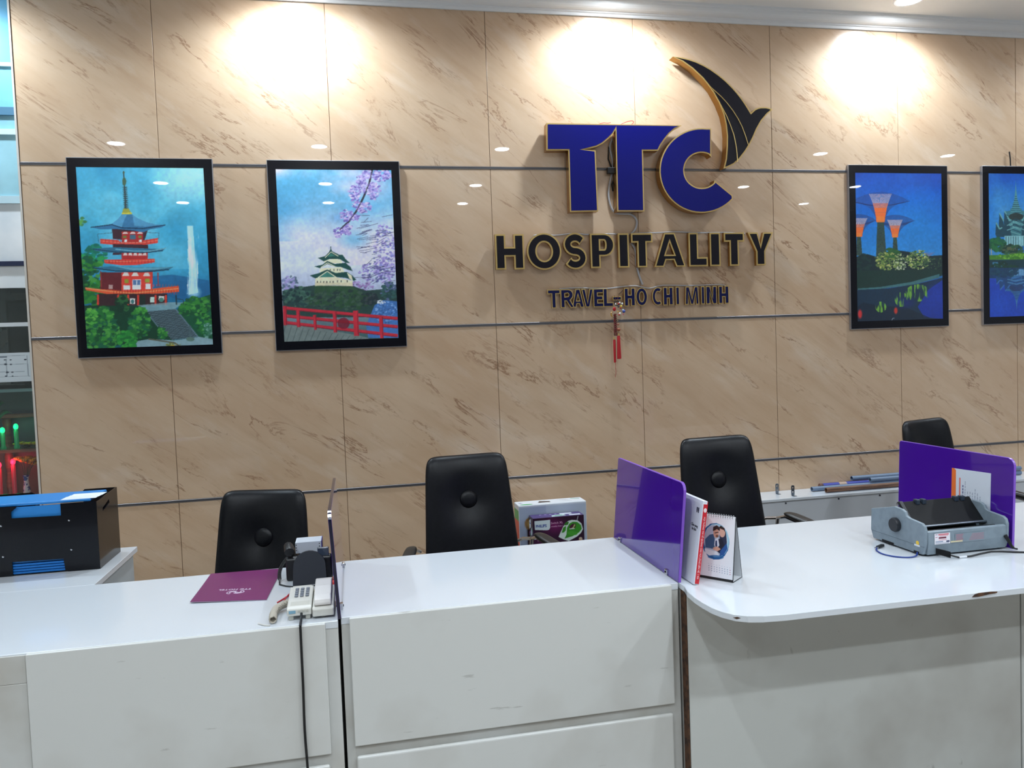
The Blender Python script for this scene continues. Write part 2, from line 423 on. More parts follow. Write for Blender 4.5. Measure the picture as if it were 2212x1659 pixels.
# ------------------------------------------------------------------ counters
TZ = .75
def counter(label, x0, x1, yf, yb, px0, px1, loc_split=.28):
    t = thing('reception_counter', label, 'counter', ((x0+x1)/2, (yf+yb)/2, 0), 'white reception counters')
    box('counter_top', M['desk_top'], x0, x1, yf-.002, yb, TZ-.025, TZ, t, .0015, 1)
    box('side_panel', M['desk_side'], x0+.001, x0+.02, yf+.018, yb-.03, FL, TZ-.025, t)
    box('side_panel', M['desk_side'], x1-.02, x1-.001, yf+.018, yb-.03, FL, TZ-.025, t)
    box('front_board', M['desk_side'], x0+.0005, x1-.0005, yf, yf+.018, FL, TZ-.025, t, .001, 1)
    box('front_panel', M['desk_front'], px0, px1, yf-.018, yf-.0005, .300, TZ-.0008, t, .003)
    box('front_panel', M['desk_front'], px0+.004, px1-.006, yf-.018, yf-.0005, FL+.03, .262, t, .008, 3)
    return t
cl = counter('white counter at the left, carrying the purple folder and the two telephones', -.95, .9865, -2.328, -1.58, .03, .945)
box('filler_panel', M['desk_side'], -.94, .027, -2.336, -2.3285, FL, .655, cl, .001, 1)
box('filler_panel', M['desk_side'], -.94, .027, -2.336, -2.3285, .656, .745, cl, .001, 1)
cm = counter('white middle counter with an empty glossy top between two purple screens', .9955, 2.2305, -2.300, -1.56, 1.024, 2.199)
# return unit behind the left counter
rt = thing('return_desk', 'white return desk against the left counter, under the black file holder', 'desk', (-.45, -1.25, 0))
box('counter_top', M['desk_top'], -.95, 0.0, -1.578, -.936, TZ-.025, TZ, rt, .0015, 1)
box('side_panel', mat('grey_white_panel', (176, 182, 184), .5), -.035, -.018, -1.57, -.95, FL, TZ-.025, rt)
box('side_panel', M['desk_side'], -.93, -.912, -1.57, -.95, FL, TZ-.025, rt)
box('back_panel', M['desk_side'], -.912, -.035, -.97, -.955, FL+.1, TZ-.025, rt)
# right desk with the overhanging rounded top
rd = thing('reception_desk', 'white desk at the right with overhanging rounded top, carrying calendar and printer', 'desk', (2.97, -2.1, 0), 'white desks at the right')
slab = [(2.236, -1.585), (2.236, -2.345), (2.222, -2.40), (2.217, -2.47), (2.219, -2.53), (2.226, -2.59), (2.24, -2.635), (2.265, -2.675), (2.30, -2.70), (2.35, -2.715), (2.42, -2.722), (3.70, -2.728), (3.70, -1.585)]
MB().prism([slab], TZ-.022, TZ, lambda u, v, w: (u, v, w)).build('desk_top', M['desk_top'], rd, bevel=.002)
box('front_panel', M['desk_worn'], 2.246, 3.694, -2.345, -2.325, FL, TZ-.023, rd, .001, 1)
box('panel_edge', M['raw_board'], 2.2400, 2.2448, -2.341, -2.30, FL, TZ-.023, rd)
box('side_panel', M['desk_side'], 2.240, 2.258, -2.30, -1.62, FL, TZ-.023, rd)
box('side_panel', M['desk_side'], 3.676, 3.694, -2.324, -1.62, FL, TZ-.023, rd)
chip = [(3.125, TZ-.012), (3.135, TZ-.004), (3.15, TZ-.001), (3.20, TZ-.0005), (3.225, TZ-.003), (3.222, TZ-.007), (3.19, TZ-.009), (3.15, TZ-.013)]
MB().prism([chip], -2.7268, -2.724, lambda u, v, w: (u, w-.0012, v)).build('chipped_edge', M['raw_board'], rd)['label'] = 'brown chip in the white edge'
MB().prism([[(2.262, TZ-.010), (2.272, TZ-.006), (2.281, TZ-.009), (2.27, TZ-.014)]], 0, .004, lambda u, v, w: (u, -2.6745-(u-2.265)*.70-.0015+w, v)).build('chipped_edge', M['raw_board'], rd)
r2 = thing('reception_desk', 'white desk beyond the purple screen with the envelope, at the right edge', 'desk', (4.4, -2.1, 0), 'white desks at the right')
box('desk_top', M['desk_top'], 3.703, 5.15, -2.728, -1.585, TZ-.022, TZ, r2, .002, 1)
box('front_panel', M['desk_worn'], 3.700, 5.14, -2.345, -2.325, FL, TZ-.023, r2, .001, 1)
box('side_panel', M['desk_side'], 3.71, 3.728, -2.324, -1.62, FL, TZ-.023, r2)
box('side_panel', M['desk_side'], 5.12, 5.138, -2.324, -1.62, FL, TZ-.023, r2)

# ------------------------------------------------------------------ purple screens
def screen(label, xb, xt, y0, y1, zt, clip_side, clips=True):
    t = thing('divider_screen', label, 'screen', ((xb+xt)/2, (y0+y1)/2, TZ), 'purple desk screens')
    h = zt-TZ; r = .035
    out = [(y1, 0), (y1, h-.008), (y1-.008, h)] + [(y0+r-r*math.sin(a*math.pi/12), h-r+r*math.cos(a*math.pi/12)) for a in range(7)] + [(y0, 0)]
    def fn(off): return lambda u, v, w: (xb+(xt-xb)*v/h+off+w, u, TZ+.0005+v)
    th = .005
    MB().prism([out], -th, th, fn(0)).build('rim', M['purple_edge' if clip_side > 0 else 'purple_rim'], t)
    ins = inset([out], .0016)
    MB().prism(ins, th-.001, th+.0008, fn(0)).build('sheet', M['purple'], t)
    MB().prism(ins, -th-.0008, -th+.001, fn(0)).build('sheet', M['purple'], t)
    if clips:
        for yy in (y0+.11, y1-.09):
            c = MB().box(xb-.011, xb+.011, yy-.011, yy+.011, TZ+.0006, TZ+.022).build('clip', M['chrome'], t, bevel=.002)
            MB().lathe([(.004, -.0135), (.004, .0135)], (xb, yy, TZ+.012), 10, 'x').build('screw', M['black_plastic'], c)
    return t
screen('upright purple acrylic screen seen edge-on beside the grey telephone', .992, .974, -2.318, -1.572, 1.12, 1)
screen('purple acrylic screen between the middle counter and the tent calendar', 2.238, 2.272, -2.30, -1.562, 1.122, -1)
s3 = screen('purple acrylic screen holding an envelope behind the grey printer', 3.702, 3.716, -2.305, -1.622, 1.122, -1, False)

# ------------------------------------------------------------------ chairs
def pillow(w0, w1, h, front, back, nu=22, nv=24, ex=11., dim=None, bend=0.):
    """padded panel: local u across, v up (0..h), depth -y is the front"""
    mb = MB(); V = {}
    def pt(i, j, sgn):
        a = -1+2*i/nu; c = -1+2*j/nv
        a = math.copysign(1-(1-abs(a))**1.5, a); c = math.copysign(1-(1-abs(c))**1.5, c)
        # square to rounded square
        k = (max(abs(a), abs(c))/((abs(a)**ex+abs(c)**ex)**(1/ex))) if (a or c) else 1
        ua, ca = a*k, c*k
        vv = (ca+1)/2; w = w0+(w1-w0)*vv
        e = max(abs(a), abs(c)); dep = (1-e**5)**.5
        dep = dep*(front if sgn < 0 else back)
        if dim and sgn < 0:
            d2 = ((ua*w/2)**2+((vv-dim[0])*h)**2); dep -= dim[1]*math.exp(-d2/dim[2]**2)
        return (ua*w/2, sgn*dep+bend*(ua**2), vv*h)
    fr = {}; bk = {}
    for i in range(nu+1):
        for j in range(nv+1):
            fr[i, j] = len(mb.v); mb.v.append(pt(i, j, -1))
            if i in (0, nu) or j in (0, nv): bk[i, j] = fr[i, j]
            else: bk[i, j] = len(mb.v); mb.v.append(pt(i, j, 1))
    for i in range(nu):
        for j in range(nv):
            mb.f.append((fr[i, j], fr[i+1, j], fr[i+1, j+1], fr[i, j+1]))
            mb.f.append((bk[i, j], bk[i, j+1], bk[i+1, j+1], bk[i+1, j]))
    return mb
def chair_build(label):
    t = thing('office_chair', label, 'chair', (0, 0, 0), 'black leather office chairs')
    H = .40                                             # top of the seat
    R1 = Matrix.Translation((0, .16, H-.07)) @ Matrix.Rotation(math.radians(-9.5), 4, 'X')
    b = pillow(.535, .438, .765, .045, .03, dim=(.69, .034, .10), bend=-.03).xform(R1).build('backrest', M['leather'], t, smooth='all')
    MB().lathe([(.047, 0), (.049, -.007), (.043, -.015), (.024, -.020), (0.001, -.021)], (0, -.012, .528), 20, 'y').xform(R1).build('button', M['leather'], b, smooth='all')
    R2 = Matrix.Translation((0, .245, H-.005)) @ Matrix.Rotation(math.radians(87), 4, 'X')
    s_ = pillow(.50, .50, .50, .05, .05).xform(Matrix.Translation((0, .245, H-.05)) @ Matrix.Rotation(math.radians(90), 4, 'X')).build('seat', M['leather'], t, smooth='all')
    for sg in (-1, 1):
        x = sg*.325; spl = lambda p: (p[0]-sg*.35*(min(p[1], .12)-.12) if abs(p[0]) > .3 else p[0], p[1], p[2])
        pad = pillow(.070, .062, .27, .016, .014, 8, 14, 3.5)
        pad.xform(Matrix.Translation((x, .10, H+.262)) @ Matrix.Rotation(math.radians(103), 4, 'X')); pad.v = [(p[0]-sg*.35*(p[1]-.12), p[1], p[2]) for p in pad.v]
        a = pad.build('arm_pad', M['arm_pad'], t, smooth='all')
        fr = [(x-sg*.04, .15, H-.065), (x, .17, H-.02), (x, .185, H+.12), (x, .165, H+.22), (x, .10, H+.240), (x, -.02, H+.212), (x, -.12, H+.188), (x, -.155, H+.15), (x, -.15, H+.02), (x, -.12, H-.05), (x-sg*.04, -.10, H-.075)]
        MB().tube([spl(p) for p in fr], .011, 8).build('arm_frame', M['chrome'], t, smooth=True)
        MB().tube([(x, .165, H+.22), (x-sg*.03, .225, H+.21), (x-sg*.06, .26, H+.19)], .009, 8).build('arm_bracket', M['chrome'], a, smooth=True)
    MB().box(-.12, .12, -.09, .09, H-.115, H-.092).build('seat_plate', M['black_plastic'], t, bevel=.006)
    MB().lathe([(.016, FL+.28), (.016, H-.1)], (0, 0, 0), 14).build('gas_lift', M['chrome'], t, smooth=True)
    MB().lathe([(.028, FL+.085), (.03, FL+.12), (.026, FL+.285)], (0, 0, 0), 16).build('column', M['black_plastic'], t, smooth=True)
    for k in range(5):
        a = math.radians(72*k+20); c, s = math.cos(a), math.sin(a)
        l = MB().tube([(0, 0, FL+.115), (.15*c, .15*s, FL+.105), (.29*c, .29*s, FL+.078)], [.028, .022, .016], 8).build('leg', M['chrome'], t, smooth=True)
        MB().lathe([(.027, -.018), (.030, -.012), (.030, .012), (.027, .018)], (0, 0, 0), 14, 'x').xform(Matrix.Translation((.29*c, .29*s, FL+.030)) @ Matrix.Rotation(a+.6, 4, 'Z')).build('caster', M['black_plastic'], l, smooth=True)
    return t
ch = chair_build('black leather office chair behind the left counter, partly hidden by the purple folder')
CH = [((.532, -1.17, -.105), -16, None), ((1.665, -1.15, .005), 5, 'black leather office chair behind the middle counter, beside the iron box'),
      ((3.035, -1.28, .034), 4, 'black leather office chair behind the tent calendar'),
      ((4.60, -1.05, .03), 17, 'turned black leather office chair peeking over the purple screen with the envelope')]
for loc, rz, lb in CH:
    c = ch if lb is None else copy_tree(ch)
    if lb: c['label'] = lb
    c.location = (loc[0], loc[1], 0); c.rotation_euler = (0, 0, math.radians(rz))
    # the gas lift sets each chair's height: upper parts slide, column, legs and casters stay on the floor
    for p in c.children:
        p.location.z = 0 if p.name.split('.')[0] in ('column', 'leg') else loc[2]

# ------------------------------------------------------------------ sign letters
def contour(ch, t, thin=None):
    """glyph contours in a unit box, stroke thickness t as (vertical stems in x, bars in y)"""
    tx, ty = t
    if ch == 'H': return [[(0,0),(tx,0),(tx,.5-ty/2),(1-tx,.5-ty/2),(1-tx,0),(1,0),(1,1),(1-tx,1),(1-tx,.5+ty/2),(tx,.5+ty/2),(tx,1),(0,1)]]
    if ch == 'I': return [[(0,0),(1,0),(1,1),(0,1)]]
    if ch == 'T': return [[(.5-tx/2,0),(.5+tx/2,0),(.5+tx/2,1-ty),(1,1-ty),(1,1),(0,1),(0,1-ty),(.5-tx/2,1-ty)]]
    if ch == 'L': return [[(0,0),(1,0),(1,ty),(tx,ty),(tx,1),(0,1)]]
    if ch == 'E': return [[(0,0),(1,0),(1,ty),(tx,ty),(tx,.5-ty/2),(.93,.5-ty/2),(.93,.5+ty/2),(tx,.5+ty/2),(tx,1-ty),(1,1-ty),(1,1),(0,1)]]
    if ch == '-': return [[(0,0),(1,0),(1,1),(0,1)]]
    if ch == 'O': return [arc(.5,.5,.5,.5,0,352,44), arc(.5,.5,.5-tx,.5-ty,0,350,35)]
    if ch == 'A':
        k = tx*.55
        return [[(0,0),(tx,0),(tx+.08,.2),(1-tx-.08,.2),(1-tx,0),(1,0),(.5+k,1),(.5-k,1)], [(.5-.135,.36),(.5+.135,.36),(.5,.72)]]
    if ch == 'V': return [[(.5-tx*.5,0),(.5+tx*.5,0),(1,1),(1-tx,1),(.5,.3),(tx,1),(0,1)]]
    if ch == 'Y': return [[(.5-tx/2,0),(.5+tx/2,0),(.5+tx/2,.42),(1,1),(1-tx*1.08,1),(.5,.62),(tx*1.08,1),(0,1),(.5-tx/2,.42)]]
    if ch == 'P':
        o = [(0,0),(tx,0),(tx,.34)] + arc(.58,.67,.42,.33,-90,90,14) + [(0,1)]
        return [o, [(tx,.34+ty*.75)] + arc(.56,.67,.42-tx*.9,.33-ty*.75,-90,90,10) + [(tx,1-ty*.75)]]
    if ch == 'R':
        o = [(0,0),(tx,0),(tx,.36),(.40,.36),(.70,0),(1,0),(.70,.40)] + arc(.52,.70,.40,.30,-50,90,12) + [(0,1)]
        return [o, [(tx,.36+ty)] + arc(.50,.70,.40-tx,.30-ty*.9,-80,90,8) + [(tx,1-ty)]]
    if ch == 'C':
        return [arc(.56,.5,.56,.5,48,312,26) + arc(.56,.5,.56-tx,.5-ty,308,52,22)]
    if ch == 'N': return [[(0,0),(tx,0),(tx,.62),(1-tx,0),(1,0),(1,1),(1-tx,1),(1-tx,.38),(tx,1),(0,1)]]
    if ch == 'M': return [[(0,0),(tx,0),(tx,.66),(.5-tx*.45,0),(.5+tx*.45,0),(1-tx,.66),(1-tx,0),(1,0),(1-.06,1),(1-.06-tx*1.1,1),(.5,.36),(.06+tx*1.1,1),(.06,1)]]
    if ch == 'S':
        ry = (.5-ty/2)/2
        cut = 10 if thin else 0
        cl_ = arc(.5,.5+ry,.5-tx/2,ry,22+cut,270,18)[:-1] + arc(.5,.5-ry,.5-tx/2,ry,90,-158-cut*-1,18)
        if thin: tx, ty = thin
        Lp = []; Rp = []
        for i, p in enumerate(cl_):
            a = Vector(cl_[max(i-1, 0)]); b = Vector(cl_[min(i+1, len(cl_)-1)]); d = (b-a); n = Vector((-d.y, d.x)).normalized()
            w = Vector((n.x*tx/2, n.y*ty/2)); Lp.append((p[0]+w.x, p[1]+w.y)); Rp.append((p[0]-w.x, p[1]-w.y))
        return [Lp+Rp[::-1]]
def raised(label, loops, depth, rim, face, group, name='sign_letter', mount=.020, face_loops=None):
    """gold-sided raised letter on the wall with an acrylic face; loops in wall X, Z"""
    fn = lambda u, v, w: (u, w, v)
    a = np.array([p for l in loops for p in l])
    t = thing(name, label, 'letter' if name == 'sign_letter' else 'emblem', ((a[:, 0].min()+a[:, 0].max())/2, 0, a[:, 1].min()), group)
    b = MB().prism(loops, -depth, -mount, fn).build('body', M['gold_side'], t)
    MB().prism(loops, -depth-.0015, -depth+.0005, fn).build('rim', M['gold'], t)
    MB().prism(face_loops or inset(loops, rim), -depth-.0035, -depth-.0005, fn).build('face', face, t)
    return t
def zp(ox, oy, sc, Y): return lambda p: (lambda q: (q.x, q.z))(at(ox+p[0]/sc, oy+p[1]/sc, Y=Y))
f5 = zp(1150, 100, 4.022, -.085)
TT = [(122,668),(1298,688),(1240,717),(1190,760),(1150,810),(1115,860),(1092,908),(960,908),(972,1435),(737,1435),(722,722),(700,762),(660,803),(610,845),(560,872),(500,888),(440,897),(549,905),(572,1435),(327,1440),(312,905),(122,905)]
raised('large blue gold-edged double T, joined in one bar, of the big wall sign', [[f5(p) for p in TT]], .085, .0085, M['blue_face'], 'large blue sign letters')
Cc = [(1552, 714)] + arc(1470, 1080, 366, 368, -77, -324, 40)[1:-1] + [(1738, 1295), (1580, 1165)] + arc(1470, 1078, 152, 153, 36, 302, 30)[1:-1] + [(1553, 962)]
raised('large blue gold-edged letter C of the big wall sign', [[f5(p) for p in Cc]], .085, .0085, M['blue_face'], 'large blue sign letters')
EM = [(1220,90),(1300,98),(1360,112),(1420,132),(1490,165),(1550,200),(1620,250),(1680,300),(1735,355),(1780,405),(1815,450),(1850,500),(1898,578),(1930,548),(1955,536),(1980,530),(2030,530),(2060,537),(2088,550),(2040,590),(1990,650),(1950,720),(1920,790),(1890,850),(1850,915),(1800,980),(1750,1025),(1700,1050),(1660,1064),(1680,980),(1688,880),(1690,780),(1680,680),(1660,590),(1620,490),(1560,380),(1480,280),(1390,195),(1300,130)]
em = raised('black gold-edged tail-shaped emblem curving above the blue letter C', [[f5(p) for p in EM]], .085, .0085, M['dark_face'], None, 'sign_emblem')
for rb in ([(1535,345),(1640,440),(1690,495),(1740,560),(1785,630),(1820,700),(1848,775),(1873,855)], [(1538,352),(1590,430),(1640,520),(1685,605),(1720,690),(1748,770),(1765,850),(1775,930),(1780,1005)]):
    q = [Vector((f5(p)[0], -.0895, f5(p)[1])) for p in rb]
    MB().tube(q, .0026, 6).build('rib', M['gold'], em)
f6 = zp(1050, 480, 3.403, -.047)
def zline(x, a, b): return a+(b-a)*x
ORD = {1: '', 2: ''}
HOS = [('H',68,280,'first letter H'),('O',300,553,'letter O'),('S',570,740,'letter S'),('P',768,945,'letter P'),('I',972,1050,'first letter I, after the P'),('T',1068,1225,'first letter T, before the A'),
       ('A',1235,1465,'letter A'),('L',1490,1628,'letter L'),('I',1645,1722,'second letter I, after the L'),('T',1750,1898,'second letter T, before the Y'),('Y',1925,2112,'last letter Y')]
zb0, zt0 = 2.160, 2.387
for c_, a, b, d in HOS:
    X0 = f6((a, 220))[0]; X1 = f6((b, 220))[0]; w = X1-X0; h = zt0-zb0
    tx = {'I': 1., 'O': .285, 'S': .36, 'A': .30, 'Y': .36}.get(c_, .068/w); ty = {'O': .25, 'S': .255}.get(c_, .062/h)
    ov = .006 if c_ in 'OS' else 0
    lp = [[(X0+p[0]*w, zb0-ov+p[1]*(h+2*ov)) for p in l] for l in contour(c_, (tx, ty))]
    fl_ = None
    if c_ == 'S':
        fl_ = [[(X0+p[0]*w, zb0-ov+p[1]*(h+2*ov)) for p in l] for l in contour('S', (tx, ty), (tx-.021/w, ty-.021/h))]
    raised('black gold-edged ' + d + ' of the word HOSPITALITY', lp, .047, .0105 if c_ != 'A' else .0095, M['dark_face'], 'letters of the black sign word', face_loops=fl_)
TRV = [('T',449,546,'first letter, T,'),('R',545,650,'letter R'),('A',628,722,'letter A'),('V',698,790,'letter V'),('E',787,865,'letter E'),('L',857,935,'letter L'),('-',928,996,'hyphen'),('H',1012,1096,'letter H before the O'),('O',1099,1188,'letter O'),
       ('C',1217,1296,'letter C'),('H',1300,1376,'letter H after the C'),('I',1391,1421,'letter I after that H'),('M',1460,1566,'letter M'),('I',1577,1606,'letter I after the M'),('N',1614,1697,'letter N'),('H',1705,1784,'last letter H')]
zb1, zt1 = 1.903, 2.026
f6b = zp(1050, 480, 3.403, -.032)
for k, (c_, a, b, d) in enumerate(TRV):
    X0 = f6b((a, 550))[0]+.001; X1 = f6b((b, 550))[0]-.001; w = X1-X0; z0, z1 = zb1, zt1
    if c_ == '-': z0, z1 = 1.945, 1.972
    h = z1-z0
    tx = {'I': 1., 'O': .34, 'C': .34, 'A': .33, 'V': .33, 'M': .24, '-': 1.}.get(c_, .031/w); ty = .030/h
    lp = [[(X0+p[0]*w, z0+p[1]*h) for p in l] for l in contour(c_, (tx, ty))]
    if c_ == 'A': lp = [lp[0], inset([[q for q in lp[1]]], .002)[0]]
    dp = .032+(.004 if k % 2 else 0)
    raised('small navy gold-edged ' + d + ' of the line TRAVEL-HO CHI MINH', lp, dp, .0060, M['navy_face'], 'letters of the small navy sign line')
# wiring of the sign
def cable(name, label, pts, r, m, cat='cable', n=8, sm=3, group=None):
    P = [Vector(p) for p in pts]; Q = []
    for i in range(len(P)-1):
        a, b, c, d = P[max(i-1, 0)], P[i], P[i+1], P[min(i+2, len(P)-1)]
        for k in range(sm):
            t = k/sm; Q.append(.5*((2*b)+(c-a)*t+(2*a-5*b+4*c-d)*t*t+(3*b-a-3*c+d)*t**3))
    Q.append(P[-1])
    return tag(MB().tube(Q, r, n).build(name, m, None, smooth=True), label, cat, group)
W5 = lambda p, Y=-.010: (lambda q: (q.x, Y, q.z))(at(1150+p[0]/4.022, 100+p[1]/4.022, Y=Y))
W6 = lambda p, Y=-.010: (lambda q: (q.x, Y, q.z))(at(1050+p[0]/3.403, 480+p[1]/3.403, Y=Y))
sc_ = cable('sign_cable', 'grey cable bundle hanging between the two blue T stems down to the navy letters', [W5(p) for p in [(700,790),(672,870),(690,960),(700,1040),(685,1130),(668,1210),(662,1300),(680,1390),(720,1445),(790,1455),(850,1458),(890,1485),(908,1528)]] + [W6(p) for p in [(1095,55),(1060,95),(1058,140),(1090,185),(1102,240),(1105,310),(1125,390),(1150,458)]], .0068, M['cable_grey'])
MB().tube([W5(p, -.0085) for p in [(718,760),(665,880),(660,980),(690,1060),(715,1140),(690,1200),(700,1260)]], .005, 8).build('dark_cable', M['cable_black'], sc_, smooth=True)
MB_ = MB().box(*[W5((640,1060))[0], W5((700,1060))[0], -.045, -.012, W5((660,1115))[2], W5((660,1060))[2]])
tag(MB_.build('cable_connector', M['black_plastic'], bevel=.004), 'small black connector block between the blue T stems', 'connector')
cable('sign_cable', 'thin grey cable running along the top of the black word', [W6(p, -.014) for p in [(350,98),(420,90),(500,98),(640,84),(760,92),(900,86),(1040,92),(1130,80),(1250,78),(1400,71),(1550,78),(1750,76),(1900,84)]], .0042, M['cable_grey'])
cable('sign_cable', 'thin grey cable running along the top of the navy line', [W6(p, -.014) for p in [(540,492),(650,483),(800,486),(900,487),(1000,474),(1100,468),(1200,486),(1300,464),(1500,466),(1700,459),(1760,466)]], .0042, M['cable_grey'])
cable('red_wire', 'short pink-red wire lying on the bar of the double T, left one', [W5(p, -.05) for p in [(585,674),(620,664),(650,668),(680,662)]], .002, M['cable_red'], 'wire', 6)
cable('red_wire', 'looped pink-red wire standing on the bar of the double T, right one', [W5(p, -.05) for p in [(770,678),(800,664),(840,650),(872,648),(878,664),(862,678)]], .002, M['cable_red'], 'wire', 6)

# ------------------------------------------------------------------ hanging ornament
f7 = lambda p, Y=-.06: (lambda q: Vector((q.x, Y, q.z)))(at(1300+p[0]/8.3, 620+p[1]/8.295, Y=Y))
orn = thing('hanging_ornament', 'red tassel ornament with beads hanging from the navy sign line', 'ornament', tuple(f7((250, 1350))))
red = mat('red_silk', (176, 20, 28), .7); redd = noisy(mat('braided_red_cord', (120, 28, 30), .7), (90, 66, 50), 120.)
def col(c, r=.4): return mat('bead_%d_%d_%d' % c, c, r)
MB().tube([f7(p, -.045) for p in [(225,150),(262,270),(300,160)]], .0016, 6).build('hanger', redd, orn)
MB().tube([f7((300,130), -.05), f7((350,90), -.05), f7((372,60), -.05)], .0016, 6).build('hanger', M['cable_black'], orn)
MB().tube([f7((272+50*math.cos(a*.628), 290+42*math.sin(a*.628))) for a in range(10)], .003, 6, True).build('ring', M['black_plastic'], orn, smooth=True)
for (x, y, r, c) in [(245,305,.004,(225,228,235)),(300,300,.005,(200,30,40)),(320,280,.005,(235,235,240)),(365,300,.006,(220,225,220)),(345,345,.006,(230,200,60)),(335,375,.005,(190,25,40)),(300,350,.006,(60,60,64)),(395,435,.009,(60,80,160)),(380,415,.006,(170,190,215)),(325,475,.007,(228,220,205)),(310,495,.005,(190,30,30)),(385,490,.004,(220,90,120)),(290,440,.004,(200,150,60))]:
    MB().ball(f7((x, y), -.066), r*1.2).build('bead', col(c), orn, smooth='all')
MB().ball(f7((225,395)), (.012, .008, .014)).build('pompom', red, orn, smooth='all')
MB().tube([f7(p) for p in [(190,440),(165,465),(170,510),(195,540)]], [.003, .005, .005, .002], 6).build('charm', mat('yellow_horn', (190, 140, 50), .4), orn, smooth=True)
for k, (x0, x1) in enumerate(((225, 230), (245, 262))):
    MB().tube([f7((x0+(x1-x0)*i/30+6*math.sin(i*2.2), 480+13*i), -.058) for i in range(31)], [.0055+.0012*math.sin(i*2.2) for i in range(31)], 7).build('braided_cord', redd, orn, smooth=True)
wood = mat('wooden_bead', (150, 84, 58), .4)
MB().ball(f7((293,670)), .0066, 14, 9).build('bead', wood, orn, smooth='all')
MB().ball(f7((305,762)), .0118, 16, 11).build('bead', wood, orn, smooth='all')
MB().ball(f7((285,605)), .0035).build('bead', M['gold'], orn, smooth='all')
def tassel(x, y0, y1, w0, w1):
    a, b = f7((x, y0)), f7((x+12, y1)); mb = MB(); n = 14
    rs = [(w0*.6, 0), (w0, .03), (w0*1.05, .3), (w1, .97), (w1*.98, 1.)]
    vs = []
    for r, h in rs:
        c = a.lerp(b, h)
        for k in range(n):
            an = 2*math.pi*k/n; rr = r*(1+.12*math.cos(k*math.pi))
            vs.append((c.x+rr*math.cos(an), c.y+rr*.5*math.sin(an), c.z+(.003*math.sin(k*2.1) if h == 1. else 0)))
    mb.add(vs, [(i*n+k, i*n+(k+1) % n, (i+1)*n+(k+1) % n, (i+1)*n+k) for i in range(4) for k in range(n)]+[tuple(range(n)), tuple(4*n+k for k in range(n))])
    mb.build('tassel', red, orn, smooth=True)
tassel(300, 872, 1285, .010, .0135)
tassel(225, 940, 1350, .008, .0075)
MB().lathe([(.0062, -.007), (.0062, .007)], f7((302, 850)), 12).build('cap', M['gold'], orn, smooth=True)
MB().lathe([(.0058, -.008), (.0058, .008)], f7((220, 918)), 12).build('cap', M['gold'], orn, smooth=True)
MB().tube([f7(p) for p in [(240,1345),(248,1400),(246,1460),(255,1520),(245,1590),(240,1620)]], .0013, 5).build('thread', red, orn)

# ------------------------------------------------------------------ pictures
def picture(label, X0, X1, Z0, Z1, paint, bw=(.052, .056)):
    t = thing('framed_picture', label, 'picture', ((X0+X1)/2, -.02, Z0), 'framed travel pictures on the wall')
    fn = lambda u, v, w: (u, w, v)
    outer = [(X0, Z0), (X1, Z0), (X1, Z1), (X0, Z1)]
    MB().prism([outer], -.024, -.001, fn).build('case', M['frame_edge'], t, bevel=.0015)
    MB().prism([[(X0+.004, Z0+.004), (X1-.004, Z0+.004), (X1-.004, Z1-.004), (X0+.004, Z1-.004)], [(X0+bw[0], Z0+bw[1]), (X0+bw[0], Z1-bw[1]), (X1-bw[0], Z1-bw[1]), (X1-bw[0], Z0+bw[1])]], -.0265, -.0235, fn).build('border', M['frame_black'], t)
    paint.build('print', M['print'], t, (X0+bw[0]-.0005, -.0258, Z1-bw[1]+.0005), (1, 0, 0), (0, 0, -1), X1-X0-2*bw[0]+.001, Z1-Z0-2*bw[1]+.001)
    return t
PW, PH = 210, 312
GREENS = [(18, 70, 42), (30, 98, 46), (48, 120, 48), (22, 84, 60), (70, 140, 60)]
